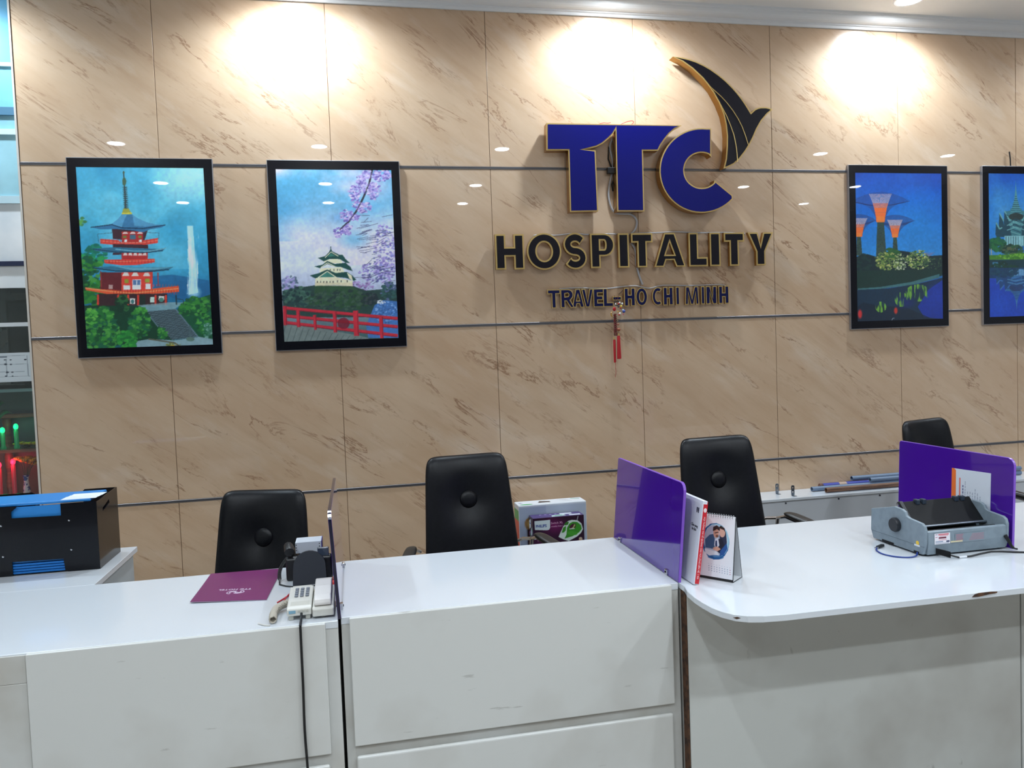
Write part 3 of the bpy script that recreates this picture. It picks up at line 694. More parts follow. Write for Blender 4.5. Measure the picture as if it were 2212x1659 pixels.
def paint_pagoda():
    p = Paint(PW, PH, [(97, 82), (1120, 85), (1217, 1515), (192, 1555)], 3)
    p.vgrad([(80, (86, 178, 206)), (500, (72, 166, 196)), (900, (48, 140, 178)), (1100, (30, 104, 146)), (1500, (20, 80, 90))])
    n = p.fbm(3); p.mix((n-.42)*2.2*(p.qy < 900), (150, 210, 222)); p.mix((.46-n)*2.4, (40, 128, 168))
    p.ell(1060, 160, 420, 220, (176, 220, 230), .7, .9); p.ell(800, 830, 260, 240, (84, 176, 202), .5, .9)
    p.poly([(700, 960), (880, 945), (1175, 990), (1190, 1130), (930, 1150), (740, 1080)], (28, 88, 134), .75)
    f = p.fbm(40, 3, 1.6, .25)
    p.poly([(992, 550), (1040, 550), (1060, 800), (1088, 1090), (1010, 1110), (1012, 800)], (176, 218, 234), .85)
    p.mix(((p.qx > 1000) & (p.qx < 1085) & (p.qy > 560) & (p.qy < 1100))*(f-.45)*2.2, (226, 242, 248))
    p.ell(1055, 1090, 70, 60, (170, 214, 232), .8, .8)
    p.blobs(235, 800, 110, 90, 60, 34, [(24, 120, 90), (46, 148, 80), (20, 100, 84)]); p.blobs(220, 960, 110, 160, 130, 34, GREENS)
    p.blobs(230, 1130, 100, 110, 80, 36, GREENS[:3]); p.blobs(150, 520, 36, 34, 16, 22, [(60, 120, 70), (90, 150, 70)])
    # spire
    p.line([(481, 115), (488, 230), (500, 420)], 10, (52, 66, 60)); p.ell(487, 200, 16, 34, (64, 92, 70)); p.ell(482, 128, 8, 12, (60, 76, 60))
    for i in range(12): p.ell(493+i*1.0, 245+i*15, 20, 5, (44, 58, 58))
    p.poly([(482, 415), (525, 415), (550, 462), (468, 464)], (150, 150, 60)); p.line([(470, 455), (550, 452)], 12, (190, 180, 60))
    RD, RD2, DK, WH = (204, 62, 52), (168, 44, 44), (62, 38, 48), (232, 222, 216)
    # top storey
    p.poly([(390, 570), (680, 580), (650, 680), (400, 660)], DK); p.poly([(470, 600), (640, 600), (640, 690), (470, 690)], RD2)
    for x in (500, 560, 618): p.poly([(x-26, 618), (x+22, 618), (x+10, 602), (x-12, 602)], WH, .8)
    p.rect(535, 625, 582, 662, (66, 100, 120)); p.rect(480, 632, 508, 652, (110, 120, 60)); p.rect(604, 632, 628, 652, (110, 120, 60)); p.rect(488, 664, 512, 684, WH); p.rect(606, 664, 630, 684, WH)
    p.poly([(296, 660), (440, 668), (470, 690), (640, 690), (640, 670), (760, 650), (760, 690), (640, 708), (470, 712), (300, 698)], RD)
    p.line([(298, 676), (460, 690), (640, 688), (760, 668)], 6, (230, 120, 100)); 
    for x in range(310, 760, 30): p.line([(x, 660), (x, 695)], 4, RD2)
    p.line([(276, 622), (285, 690)], 3, (50, 70, 90)); p.line([(276, 622), (395, 610)], 3, (50, 70, 90)); p.line([(768, 610), (765, 660)], 3, (50, 70, 90)); p.line([(650, 605), (768, 610)], 3, (50, 70, 90))
    p.poly([(220, 566), (300, 562), (360, 550), (395, 535), (440, 500), (470, 463), (555, 463), (600, 495), (660, 522), (740, 542), (820, 543), (790, 566), (700, 580), (640, 606), (560, 590), (430, 580), (300, 584)], (52, 110, 150))
    p.poly([(395, 535), (440, 500), (470, 463), (510, 463), (480, 530), (470, 565), (400, 548)], (84, 150, 186), .8); p.poly([(555, 463), (600, 495), (660, 522), (740, 542), (815, 543), (640, 560), (570, 555)], (90, 160, 194), .6)
    p.line([(222, 568), (390, 545), (470, 570), (640, 575), (818, 546)], 8, (20, 52, 78))
    # middle storey
    p.poly([(400, 700), (680, 705), (690, 770), (400, 790)], DK); p.poly([(470, 770), (680, 770), (680, 850), (470, 850)], RD2)
    for x in (500, 540, 580, 620, 655): p.poly([(x-18, 792), (x+18, 792), (x+8, 770), (x-10, 770)], WH, .8)
    p.poly([(232, 738), (330, 732), (420, 726), (640, 734), (760, 738), (830, 727), (800, 752), (690, 770), (560, 768), (440, 772), (330, 768), (262, 756)], (46, 104, 132)); p.line([(420, 742), (560, 756), (700, 756), (828, 731)], 8, (120, 176, 190), .8); p.line([(240, 742), (420, 764), (640, 770), (800, 752)], 6, (18, 46, 66))
    p.poly([(330, 828), (470, 826), (735, 818), (738, 846), (600, 868), (470, 872), (334, 856)], RD); p.line([(335, 838), (470, 842), (735, 830)], 5, (232, 130, 100))
    for x in range(345, 735, 26): p.line([(x, 828), (x, 856)], 4, RD2)
    # ground storey
    p.poly([(300, 930), (720, 925), (720, 1090), (300, 1080)], (96, 34, 40)); p.poly([(470, 930), (720, 925), (720, 1095), (470, 1095)], RD)
    for x in (505, 580, 672): p.poly([(x-30, 958), (x+30, 958), (x+14, 930), (x-14, 930)], WH, .85)
    p.rect(486, 1034, 540, 1070, WH); p.rect(664, 1020, 704, 1064, WH); p.rect(558, 986, 626, 1068, (224, 222, 226)); p.rect(562, 990, 590, 1030, (80, 110, 150)); p.rect(596, 990, 622, 1030, (80, 110, 150))
    p.rect(495, 984, 527, 1016, (140, 140, 50)); p.rect(660, 980, 696, 1010, (140, 150, 60)); p.rect(368, 1030, 400, 1064, (210, 190, 180), .7); p.line([(303, 920), (308, 1050)], 8, (140, 50, 46)); p.line([(762, 928), (768, 1040)], 8, (150, 60, 50))
    p.poly([(238, 890), (330, 884), (410, 880), (560, 888), (760, 888), (888, 882), (850, 906), (740, 922), (560, 926), (440, 924), (380, 912), (290, 908)], (48, 106, 132)); p.poly([(410, 882), (560, 890), (760, 890), (884, 884), (740, 906), (560, 912)], (112, 172, 190), .7); p.line([(245, 896), (420, 918), (640, 924), (850, 906)], 7, (16, 42, 62))
    p.poly([(178, 1052), (300, 1066), (400, 1072), (560, 1088), (720, 1060), (930, 1036), (934, 1084), (720, 1104), (560, 1112), (400, 1114), (184, 1074)], (212, 84, 50)); p.line([(180, 1058), (400, 1086), (560, 1098), (930, 1058)], 6, (240, 150, 100))
    for x in range(410, 930, 22): p.line([(x, 1068), (x, 1106)], 4, (168, 52, 38))
    for x in range(730, 930, 24): p.line([(x, 1025), (x, 1050)], 4, (190, 70, 50))
    p.poly([(280, 1105), (840, 1100), (840, 1190), (280, 1210)], (54, 34, 38))
    for x in (282, 445, 525, 605, 745, 828): p.line([(x, 1110), (x, 1195)], 16, (196, 58, 46))
    p.rect(540, 1140, 580, 1185, WH, .9); p.rect(770, 1120, 815, 1150, WH, .9); p.ell(560, 1165, 14, 18, (60, 110, 110)); p.ell(792, 1150, 20, 18, (70, 120, 110)); p.rect(702, 1128, 736, 1172, (180, 200, 190)); p.rect(616, 1114, 664, 1200, (30, 44, 40))
    p.poly([(600, 1196), (860, 1170), (980, 1170), (900, 1226), (670, 1246)], (130, 156, 160), .8)
    # slope, steps and shrubs
    p.poly([(170, 1200), (620, 1200), (700, 1260), (900, 1480), (600, 1500), (200, 1560)], (16, 58, 40)); p.poly([(960, 1180), (1200, 1100), (1220, 1480), (1090, 1460), (920, 1230)], (20, 76, 50))
    p.poly([(668, 1246), (912, 1224), (1096, 1450), (880, 1476)], (40, 54, 62))
    for i in range(20):
        k = i/19; a = (672+205*k, 1250+222*k); b = (914+176*k, 1230+216*k); p.line([a, b], 5, (96, 118, 124))
    p.line([(672, 1250), (770, 1370)], 10, (86, 108, 120)); p.line([(908, 1224), (1100, 1460)], 10, (90, 112, 124)); p.line([(800, 1240), (990, 1460)], 4, (70, 90, 100))
    p.poly([(590, 1490), (700, 1470), (900, 1480), (1100, 1450), (1220, 1470), (1220, 1520), (600, 1545)], (122, 150, 158)); p.line([(690, 1470), (900, 1500), (940, 1525)], 12, (84, 84, 70))
    p.blobs(900, 1515, 60, 12, 14, 14, [(190, 160, 60), (110, 120, 60)])
    p.blobs(480, 1180, 50, 70, 50, 26, [(16, 50, 36), (40, 90, 50)]); p.blobs(310, 1400, 140, 190, 300, 30, GREENS); p.blobs(230, 1280, 50, 70, 50, 26, [(70, 150, 60), (100, 170, 70), (30, 100, 46)])
    p.blobs(520, 1480, 80, 80, 120, 24, [(36, 120, 50), (24, 96, 46), (52, 140, 54)]); p.blobs(620, 1340, 85, 120, 160, 26, GREENS); p.blobs(630, 1240, 50, 24, 30, 20, [(70, 150, 60), (50, 120, 50)])
    p.blobs(800, 1420, 40, 46, 50, 18, GREENS); p.blobs(1080, 1200, 110, 80, 160, 26, GREENS); p.blobs(1140, 1330, 70, 110, 110, 24, GREENS); p.blobs(980, 1230, 40, 50, 40, 24, GREENS[:3]); p.blobs(1170, 1400, 40, 60, 40, 16, [(120, 160, 150), (60, 110, 90)])
    p.line([(1025, 1360), (1028, 1470)], 18, (70, 90, 96)); p.ell(1030, 1470, 34, 18, (84, 110, 100)); p.line([(910, 1110), (915, 1190)], 8, (30, 44, 50)); p.line([(920, 1140), (970, 1150), (970, 1190)], 5, (36, 50, 60))
    return p
def paint_castle():
    p = Paint(PW, PH, [(105, 98), (1063, 116), (1130, 1503), (186, 1534)], 5)
    p.vgrad([(90, (88, 170, 208)), (350, (110, 176, 214)), (650, (190, 204, 226)), (900, (206, 214, 232)), (1100, (170, 180, 205)), (1500, (60, 90, 90))])
    n = p.fbm(3.2, 5, .7, 1.4); p.mix((n-.5)*3.2*(p.qy < 900), (216, 210, 228)); p.mix((.44-n)*3*(p.qy < 700), (70, 156, 204))
    p.ell(330, 660, 330, 200, (214, 212, 230), .8, .9); p.ell(900, 250, 260, 160, (206, 200, 226), .6, .9); p.ell(760, 690, 160, 90, (96, 172, 212), .7, .8); p.ell(640, 510, 120, 60, (110, 160, 208), .7, .8); p.ell(230, 250, 240, 160, (84, 166, 206), .6, .9)
    LV = [(176, 160, 212), (148, 132, 196), (120, 106, 178), (206, 192, 226), (96, 90, 160)]
    p.blobs(1010, 800, 90, 260, 260, 15, LV[:3]+[(120, 130, 190)], .75); p.blobs(960, 960, 160, 90, 200, 14, LV+[(70, 80, 130)], .75)
    for i in range(70):
        x = p.rnd.uniform(860, 1100); y = p.rnd.uniform(480, 1040); p.line([(x, y), (x-p.rnd.uniform(30, 110), y+p.rnd.uniform(-10, 40))], 4, (64, 66, 104), .8)
    p.blobs(230, 1050, 70, 70, 90, 18, [(160, 150, 200), (120, 130, 170), (80, 100, 120)]); p.blobs(800, 1080, 120, 40, 90, 16, [(150, 120, 180), (110, 90, 140), (170, 150, 200)])
    # hill
    p.poly([(170, 1110), (330, 1080), (440, 1065), (750, 1072), (860, 1110), (1110, 1090), (1130, 1330), (180, 1330)], (40, 66, 62))
    p.poly([(440, 1066), (752, 1074), (880, 1180), (800, 1260), (420, 1220)], (46, 78, 54))
    p.blobs(300, 1160, 130, 80, 160, 22, [(52, 86, 76), (34, 62, 64), (70, 106, 92), (28, 50, 54)]); p.blobs(640, 1190, 280, 80, 240, 22, [(44, 70, 60), (34, 52, 54), (60, 84, 70), (40, 74, 48)]); p.blobs(1050, 1120, 70, 80, 90, 20, [(34, 66, 72), (48, 86, 84), (90, 100, 140)]); p.blobs(900, 1180, 60, 50, 60, 20, [(30, 44, 52), (56, 66, 70)])
    p.poly([(930, 1230), (1000, 1190), (1120, 1200), (1130, 1500), (880, 1500), (860, 1400)], (64, 110, 172)); p.blobs(1020, 1290, 100, 90, 120, 12, [(90, 140, 200), (140, 176, 220), (50, 84, 140)], .8); p.blobs(980, 1210, 40, 20, 20, 10, [(220, 224, 235)], .8)
    # keep
    CR, RF, RL = (226, 218, 188), (26, 74, 70), (60, 124, 112)
    p.poly([(442, 1000), (600, 995), (748, 1030), (748, 1074), (600, 1062), (440, 1070)], CR); p.poly([(440, 1040), (750, 1045), (750, 1074), (440, 1070)], (202, 192, 160), .6)
    p.poly([(480, 925), (660, 915), (690, 975), (480, 965)], CR); p.poly([(515, 855), (650, 845), (665, 885), (515, 885)], CR)
    p.poly([(395, 985), (470, 965), (540, 935), (610, 965), (700, 955), (745, 985), (778, 1020), (760, 1030), (690, 1005), (610, 998), (540, 968), (470, 1000), (440, 1008)], RF)
    p.poly([(470, 1000), (540, 955), (605, 998)], RL); p.line([(462, 1003), (540, 950), (610, 998)], 7, CR)
    p.poly([(432, 910), (500, 895), (540, 865), (600, 890), (690, 880), (730, 915), (748, 950), (700, 935), (650, 915), (600, 912), (540, 890), (480, 925)], RF); p.line([(485, 920), (540, 880), (605, 912)], 6, CR)
    p.poly([(462, 840), (520, 825), (555, 790), (568, 760), (580, 785), (640, 815), (665, 815), (690, 850), (728, 885), (690, 880), (640, 850), (560, 848), (510, 868)], RF); p.line([(520, 838), (570, 790), (630, 826)], 6, CR); p.poly([(540, 830), (570, 800), (605, 826)], RL)
    p.poly([(700, 960), (740, 985), (750, 1030), (722, 1010)], CR); p.line([(565, 765), (568, 745)], 6, RF)
    for x in range(455, 600, 26): p.rect(x, 1030, x+8, 1046, (90, 90, 80))
    for x in (620, 650, 700): p.rect(x, 1024, x+8, 1042, (90, 90, 80))
    for x in (560, 590, 620, 640): p.rect(x, 930, x+8, 948, (90, 90, 80))
    # blossom branch
    BR = [(905, 110), (880, 230), (830, 350), (780, 450), (715, 540), (640, 610)]
    p.line(BR, 16, (44, 44, 60))
    for x, y, rx, ry, n in ((860, 150, 45, 40, 50), (985, 160, 75, 50, 110), (810, 195, 36, 40, 40), (850, 260, 60, 50, 60), (920, 290, 55, 70, 90), (760, 300, 50, 60, 80), (770, 390, 36, 40, 40), (840, 425, 62, 46, 90), (700, 490, 55, 50, 80), (770, 510, 40, 26, 40), (700, 605, 46, 46, 70), (630, 630, 36, 40, 50)):
        p.blobs(x, y, rx, ry, n, 15, [(186, 168, 216), (160, 140, 204), (208, 196, 230), (130, 112, 186), (104, 92, 170)])
    p.line(BR, 7, (44, 44, 60), .8)
    # bridge
    p.poly([(186, 1390), (420, 1410), (800, 1480), (880, 1500), (880, 1520), (188, 1535)], (112, 124, 122)); 
    for i in range(16): p.line([(200+i*48, 1395+i*8), (60+i*48+100, 1535)], 5, (70, 82, 84), .8)
    R, R2 = (186, 42, 58), (130, 24, 42)
    for a, b in (((178, 1250), (1120, 1340)), ((182, 1315), (1120, 1408)), ((186, 1370), (1120, 1480))): p.line([a, b], 24, R); p.line([(a[0], a[1]+12), (b[0], b[1]+12)], 6, R2)
    for x, y0, y1, w in ((192, 1235, 1395, 30), (302, 1270, 1410, 28), (440, 1310, 1432, 24), (604, 1285, 1455, 30), (778, 1275, 1484, 42), (985, 1325, 1503, 30)): p.line([(x-4, y0), (x+6, y1)], w, R); p.line([(x+w*.3, y0), (x+6+w*.3, y1)], 6, R2)
    p.ell(676, 1380, 50, 48, (120, 20, 40), .8)
    return p
def paint_towers():
    p = Paint(PW, PH, [(195, 152), (983, 165), (995, 1515), (203, 1537)], 7)
    p.vgrad([(150, (18, 66, 160)), (400, (20, 92, 190)), (700, (32, 122, 206)), (930, (48, 140, 214)), (1500, (10, 40, 90))])
    p.ell(720, 620, 420, 380, (44, 140, 214), .5, .9); n = p.fbm(4); p.mix((n-.5)*1.2, (36, 110, 196))
    def tower(x, yt, yb, yw, w0, w1, cw, ch):
        p.poly([(x-w0, yb), (x-w0*.7, yw), (x+w0*.7, yw), (x+w0*1.15, yb)], (50, 74, 70)); p.blobs(x, (yb+yw)/2, w0*.8, (yb-yw)/2, 60, 9, [(40, 60, 58), (70, 90, 60), (34, 52, 50)], .7)
        bz = lambda a, b, c, t: (a[0]*(1-t)**2+2*b[0]*t*(1-t)+c[0]*t*t, a[1]*(1-t)**2+2*b[1]*t*(1-t)+c[1]*t*t)
        rim = lambda k: (x+cw*k, yt+ch*(.10+.36*k*k))
        low = lambda k: (x+cw*k, yt+ch*(.62-.16*k*k))
        p.poly([rim(-1+i/8) for i in range(17)]+[low(1-i/8) for i in range(17)], (26, 66, 140), .28)
        for i in range(38):
            k = -1+2*i/37; a = (x+w1*k*.8, yw); b = (x+w1*k*1.25, yw-ch*.72); c = rim(k)
            p.line([bz(a, b, c, t/6) for t in range(7)], 3.4, (50, 66, 116), .7)
            c = low(k); p.line([bz(a, b, c, t/6) for t in range(4, 7)], 3.5, (30, 44, 92), .6)
        for q in (.3, .6, .85): p.line([(x+cw*k*q/10, yt+ch*(.10+.36*(k*q/10)**2)+ch*.2*(1-q)) for k in range(-10, 11)], 3, (52, 66, 116), .6)
        for i in range(24):
            k = -1+2*i/23; a = (x+w1*k*.8, yw); b = (x+w1*k*1.0, yw-ch*.55); c = (x+w1*2.3*k, yw-ch*1.08)
            p.line([bz(a, b, c, t/6) for t in range(4)], 6, (238, 112, 56)); p.line([bz(a, b, c, t/6) for t in range(3, 5)], 5, (226, 128, 100), .9); p.line([bz(a, b, c, t/6) for t in range(4, 7)], 4, (214, 186, 190), .85)
        p.poly([(x-w1*.75, yw), (x-w1*.72, yw-ch*.22), (x+w1*.72, yw-ch*.22), (x+w1*.75, yw)], (244, 132, 56), .8)
    tower(225, 520, 920, 745, 26, 34, 160, 160); tower(556, 530, 880, 752, 22, 30, 178, 150); tower(425, 310, 930, 610, 44, 44, 265, 240)
    p.poly([(195, 930), (300, 905), (380, 930), (480, 900), (560, 870), (700, 890), (800, 930), (990, 920), (995, 1100), (200, 1120)], (14, 40, 46))
    p.blobs(260, 1000, 70, 90, 60, 26, [(14, 40, 44), (22, 54, 50)]); p.blobs(520, 900, 60, 50, 60, 24, [(40, 90, 46), (60, 110, 50)])
    p.blobs(480, 970, 110, 90, 260, 13, [(130, 150, 70), (190, 190, 110), (60, 90, 50), (90, 120, 60)]); p.blobs(600, 990, 60, 90, 120, 12, [(210, 216, 180), (150, 170, 110), (80, 110, 60)]); p.blobs(770, 960, 110, 90, 260, 13, [(150, 170, 80), (200, 200, 140), (60, 96, 52), (100, 130, 70)]); p.blobs(900, 990, 90, 60, 80, 14, [(30, 60, 50), (60, 90, 60), (20, 46, 46)])
    for i in range(14): p.line([(865, 930), (815+i*8, 893)], 2.5, (120, 120, 170))
    p.poly([(200, 1060), (990, 1050), (990, 1110), (700, 1180), (400, 1215), (200, 1240)], (16, 50, 44))
    p.poly([(400, 1215), (700, 1168), (960, 1095), (960, 1130), (700, 1196), (400, 1232), (210, 1240), (210, 1225)], (64, 112, 116))
    p.poly([(200, 1240), (500, 1225), (760, 1185), (990, 1130), (995, 1515), (203, 1537)], (14, 46, 70)); p.poly([(860, 1240), (990, 1150), (995, 1515), (820, 1500), (760, 1400)], (18, 50, 150)); p.ell(930, 1300, 120, 180, (22, 60, 176), .6, .8)
    p.poly([(260, 1355), (400, 1390), (640, 1400), (900, 1515), (203, 1537), (203, 1400)], (10, 28, 46), .6); p.ell(640, 1360, 120, 70, (12, 36, 110), .8, .7)
    f = p.fbm(26, 2, 3., .7)
    for x, y, rx, ry in ((610, 1330, 60, 70), (760, 1270, 110, 80), (420, 1400, 50, 50)): p.mix((((p.qx-x)/rx)**2+((p.qy-y)/ry)**2 < 1)*np.clip((f-.48)*6, 0, 1)*.9, (120, 180, 60))
    p.ell(228, 1465, 26, 54, (226, 50, 50), .9, .5); p.ell(558, 1435, 22, 40, (226, 60, 44), .9, .5); p.line([(520, 1525), (530, 1505), (545, 1505)], 4, (200, 210, 220))
    return p
def paint_temple():
    p = Paint(PW, PH, [(155, 168), (945, 178), (945, 1515), (155, 1530)], 9)
    p.vgrad([(160, (20, 80, 176)), (450, (22, 112, 206)), (760, (40, 132, 214)), (930, (60, 140, 200)), (1530, (20, 60, 170))])
    n = p.fbm(4); p.mix((n-.48)*1.8*(p.qy < 800), (90, 160, 206)); p.mix((.44-n)*1.6, (18, 74, 176))
    TL, TD, TL2 = (110, 170, 172), (30, 72, 88), (62, 124, 136)
    cx = 425
    def side(sg, c1=TL, f=lambda y: y):
        X = lambda x: cx+sg*(cx-x)
        p.poly([(X(320), f(530)), (X(480), f(500)), (X(480), f(860)), (X(310), f(860))], TL2)
        for a, b, cc, d in ((262, 545, 320, 770), (312, 525, 372, 770), (228, 635, 262, 770)):
            p.poly([(X(a), f(b)), (X(a+22), f(b+30)), (X(cc), f(d-60)), (X(cc+10), f(d)), (X(a+4), f(d)), (X(a-8), f(b+110))], TD); p.line([(X(a), f(b)), (X(a+34), f(b+60)), (X(cc+26), f(d-90))], 12, c1)
        for k in range(6): p.line([(X(330+k*8), f(560+k*32)), (X(470), f(640+k*22))], 8, c1 if k % 2 else TD)
        p.poly([(X(310), f(760)), (X(480), f(760)), (X(480), f(860)), (X(310), f(850))], (140, 196, 204))
        for k in range(6): p.line([(X(325+k*24), f(765)), (X(325+k*24), f(850))], 7, TD, .7)
    side(1); side(-1)
    def spire(f):
        p.poly([(cx-58, f(560)), (cx-40, f(500)), (cx-16, f(420)), (cx-4, f(320)), (cx, f(230)), (cx+4, f(320)), (cx+16, f(420)), (cx+40, f(500)), (cx+58, f(560))], (84, 150, 160))
        for k in range(9): p.line([(cx-8-k*5.5, f(390+k*19)), (cx+8+k*5.5, f(390+k*19))], 6, TD)
        p.ell(cx, f(580), 74, 36, (44, 60, 60))
        for k in range(4): p.line([(cx-90, f(640+k*22)), (cx, f(600+k*26)), (cx+90, f(640+k*22))], 8, TL if k % 2 else TD)
    spire(lambda y: y)
    p.blobs(230, 840, 90, 60, 120, 26, [(20, 84, 60), (36, 110, 60), (28, 96, 70)]); p.blobs(620, 850, 90, 60, 120, 26, [(20, 84, 60), (36, 110, 60)]); p.blobs(380, 890, 110, 44, 120, 22, [(20, 60, 50), (44, 90, 60), (90, 100, 70)]); p.blobs(800, 860, 150, 70, 160, 26, [(20, 74, 56), (36, 104, 60)])
    p.line([(178, 880), (180, 950)], 8, (170, 170, 150)); p.poly([(155, 940), (300, 940), (460, 920), (945, 910), (945, 990), (155, 985)], (70, 130, 40)); p.blobs(450, 955, 290, 22, 120, 16, [(90, 160, 40), (60, 120, 40), (120, 180, 60)])
    p.poly([(155, 985), (945, 985), (945, 1160), (155, 1160)], (14, 56, 66)); p.rect(190, 1005, 310, 1050, (70, 130, 170), .8)
    fl = lambda y: 2*985-y+40
    p.poly([(155, 1160), (945, 1160), (945, 1515), (155, 1530)], (20, 64, 180)); side(1, (70, 130, 170), lambda y: 1075+(860-y)*.62); side(-1, (70, 130, 170), lambda y: 1075+(860-y)*.62); spire(lambda y: 1075+(860-y)*.62)
    p.blobs(300, 1080, 150, 70, 140, 24, [(10, 50, 44), (16, 66, 50)]); p.blobs(700, 1070, 200, 60, 140, 24, [(10, 50, 44), (16, 66, 50)])
    m = (p.qy > 1060); q = p.fbm(8); p.mix(m*(.35+.4*(q-.5)), (22, 74, 190)); p.ell(250, 1400, 160, 140, (24, 84, 204), .5, .9)
    return p
picture('framed picture of a red three-storey pagoda beside a waterfall', -.503, .302, 1.685, 2.853, paint_pagoda().finish(1.22))
picture('framed picture of a white castle keep with cherry blossom and a red bridge', .614, 1.416, 1.687, 2.851, paint_castle().finish(1.16))
picture('framed picture of glowing tree-shaped towers over dark blue water', 4.577, 5.385, 1.695, 2.863, paint_towers().finish())
pt = picture('framed picture of a spired temple mirrored in blue water, cut by the right edge', 5.682, 6.488, 1.695, 2.867, paint_temple().finish())
tag(MB().tube([(5.93, -.012, 2.975), (5.937, -.012, 2.92), (5.942, -.010, 2.862)], .0045, 6).build('picture_wire', M['cable_black']), 'short black wire above the temple picture', 'wire')

# ------------------------------------------------------------------ bench along the wall with tubes and brackets
bn = thing('wall_bench', 'low white bench against the wall, carrying loose tubes', 'bench', (4.8, -.13, 0))
box('bench_top', M['desk_top'], 3.35, 6.6, -.262, -.0045, .552, .570, bn, .0015, 1)
box('front_panel', mat('bench_front', (196, 200, 206), .5), 3.36, 6.59, -.248, -.232, FL, .552, bn)
box('end_panel', M['desk_side'], 3.355, 3.373, -.2315, -.006, FL, .552, bn)
box('end_panel', M['desk_side'], 6.575, 6.595, -.2315, -.006, FL, .552, bn)
for x in (3.90, 4.30, 4.62, 5.0): MB().lathe([(.006, -.003), (.006, .003)], (x, -.2495, .535), 10, 'y').build('screw', M['strip_dark'], bn)
def pipe(name, label, a, b, r, m, end=None, wall_=.002, cat='tube', group='loose tubes on the bench'):
    a, b = Vector(a), Vector(b); d = (b-a).normalized()
    t = thing(name, label, cat, tuple(a), group)
    mb = MB(); n = 14; u = d.cross(Vector((0, 0, 1))).normalized(); w = d.cross(u); vs = []
    for c, rr in ((a, r-wall_), (a, r), (b, r), (b, r-wall_)):
        vs += [c+(u*math.cos(2*math.pi*k/n)+w*math.sin(2*math.pi*k/n))*rr for k in range(n)]
    mb.add(vs, [(i*n+k, i*n+(k+1) % n, ((i+1) % 4)*n+(k+1) % n, ((i+1) % 4)*n+k) for i in range(4) for k in range(n)])
    mb.build('shell', m, t, smooth=True)
    return t, u, w, d
pvc = mat('grey_pvc_pipe', (104, 122, 146), .4); bam = noisy(mat('bamboo_pole', (122, 86, 62), .55), (84, 56, 40), 14., .4, .6, (.4, 6, 6))
zb = .5706
pipe('pvc_pipe', 'grey plastic pipe with an open end lying nearest the brackets', (4.18, -.118, zb+.017), (5.9, -.118, zb+.017), .0165, pvc, wall_=.003)
t, u, w, d = pipe('poster_tube', 'blue printed cardboard tube with a brown end on the bench', (4.285, -.055, zb+.0195), (5.7, -.055, zb+.0195), .019, noisy(mat('blue_printed_tube', (44, 56, 150), .4), (176, 150, 130), 9., .58, .62, (1, .3, .3), 2.))
MB().lathe([(.0185, -.004), (.0195, -.003), (.0195, .02)], (4.285, -.055, zb+.0195), 14, 'x').build('end_cap', noisy(mat('brown_card', (120, 82, 66), .7), (70, 50, 44), 40.), t)
pipe('pvc_pipe', 'grey plastic pipe lying on top of the other tubes', (4.545, -.045, zb+.0565), (5.9, -.045, zb+.0565), .0165, pvc, wall_=.003)
pipe('pvc_pipe', 'grey plastic pipe resting on the pipe beside the bamboo pole', (4.64, -.118, zb+.0505), (5.9, -.118, zb+.0505), .0155, pvc, wall_=.003)
t, u, w, d = pipe('bamboo_pole', 'brown bamboo pole at the front edge of the bench', (4.24, -.195, zb+.0185), (5.75, -.195, zb+.0185), .017, bam, wall_=.004)
for x in (4.42, 4.66, 4.95, 5.3): MB().lathe([(.017, -.004), (.0182, 0), (.017, .004)], (x, -.195, zb+.0185), 14, 'x').build('node_ring', bam, t, smooth=True)
for k, (x, y, lb) in enumerate(((3.925, -.10, 'small perforated steel angle bracket on the bench, nearer the leather chair'), (3.985, -.20, 'small perforated steel angle bracket on the bench, nearer the tubes'))):
    t = thing('angle_bracket', lb, 'bracket', (x, y, zb), 'steel brackets on the bench')
    up = rrect(x-.012, x+.012, zb, zb+.072, .009)
    MB().prism([up, arc(x, zb+.055, .0045, .0045, 0, 330, 10), arc(x, zb+.026, .0045, .0045, 0, 330, 10)], y, y+.002, lambda u, v, w: (u, w, v)).build('upright', M['steel'], t)
    MB().box(x-.012, x+.012, y-.03, y, zb, zb+.002).build('foot', M['steel'], t)

# ------------------------------------------------------------------ cartons behind the middle counter
M['carton_white'] = mat('white_carton', (222, 226, 232), .45); M['carton_purple'] = mat('purple_carton', (58, 26, 66), .35, coat=.3)
st = thing('low_stand', 'low white stand under the cartons behind the middle counter', 'stand', (2.25, -.42, 0))
box('stand_top', M['desk_top'], 1.98, 2.52, -.60, -.20, .34, .36, st, .001, 1)
for x in (1.99, 2.49): box('side_panel', M['desk_side'], x, x+.018, -.59, -.21, FL, .34, st)
wb = thing('carton', 'white carton with green marks standing behind the purple iron carton', 'box', (2.24, -.32, .36), 'cartons behind the middle counter')
box('body', M['carton_white'], 2.025, 2.455, -.385, -.255, .361, .686, wb, .002, 1)
p = Paint(96, 40, [(0, 0), (96, 0), (96, 40), (0, 40)], 4); p.a[:] = (226, 230, 236)
p.poly([(30, 26), (34, 10), (48, 16), (48, 26)], (60, 52, 58)); p.ell(12, 33, 9, 4.5, (60, 170, 100)); p.line([(80, 7), (92, 12)], 4, (60, 150, 100))
for k in range(4): p.line([(60+k*3, 8+k*3), (72+k*2, 16+k*4)], 1.2, (150, 154, 160))
p.line([(3, 16), (8, 15)], 3, (90, 100, 140)); p.line([(4, 22), (9, 21)], 2, (90, 100, 140))
p.build('print', M['box_print'], wb, (2.027, -.257, .6868), (1, 0, 0), (0, -1, 0), .426, .126)
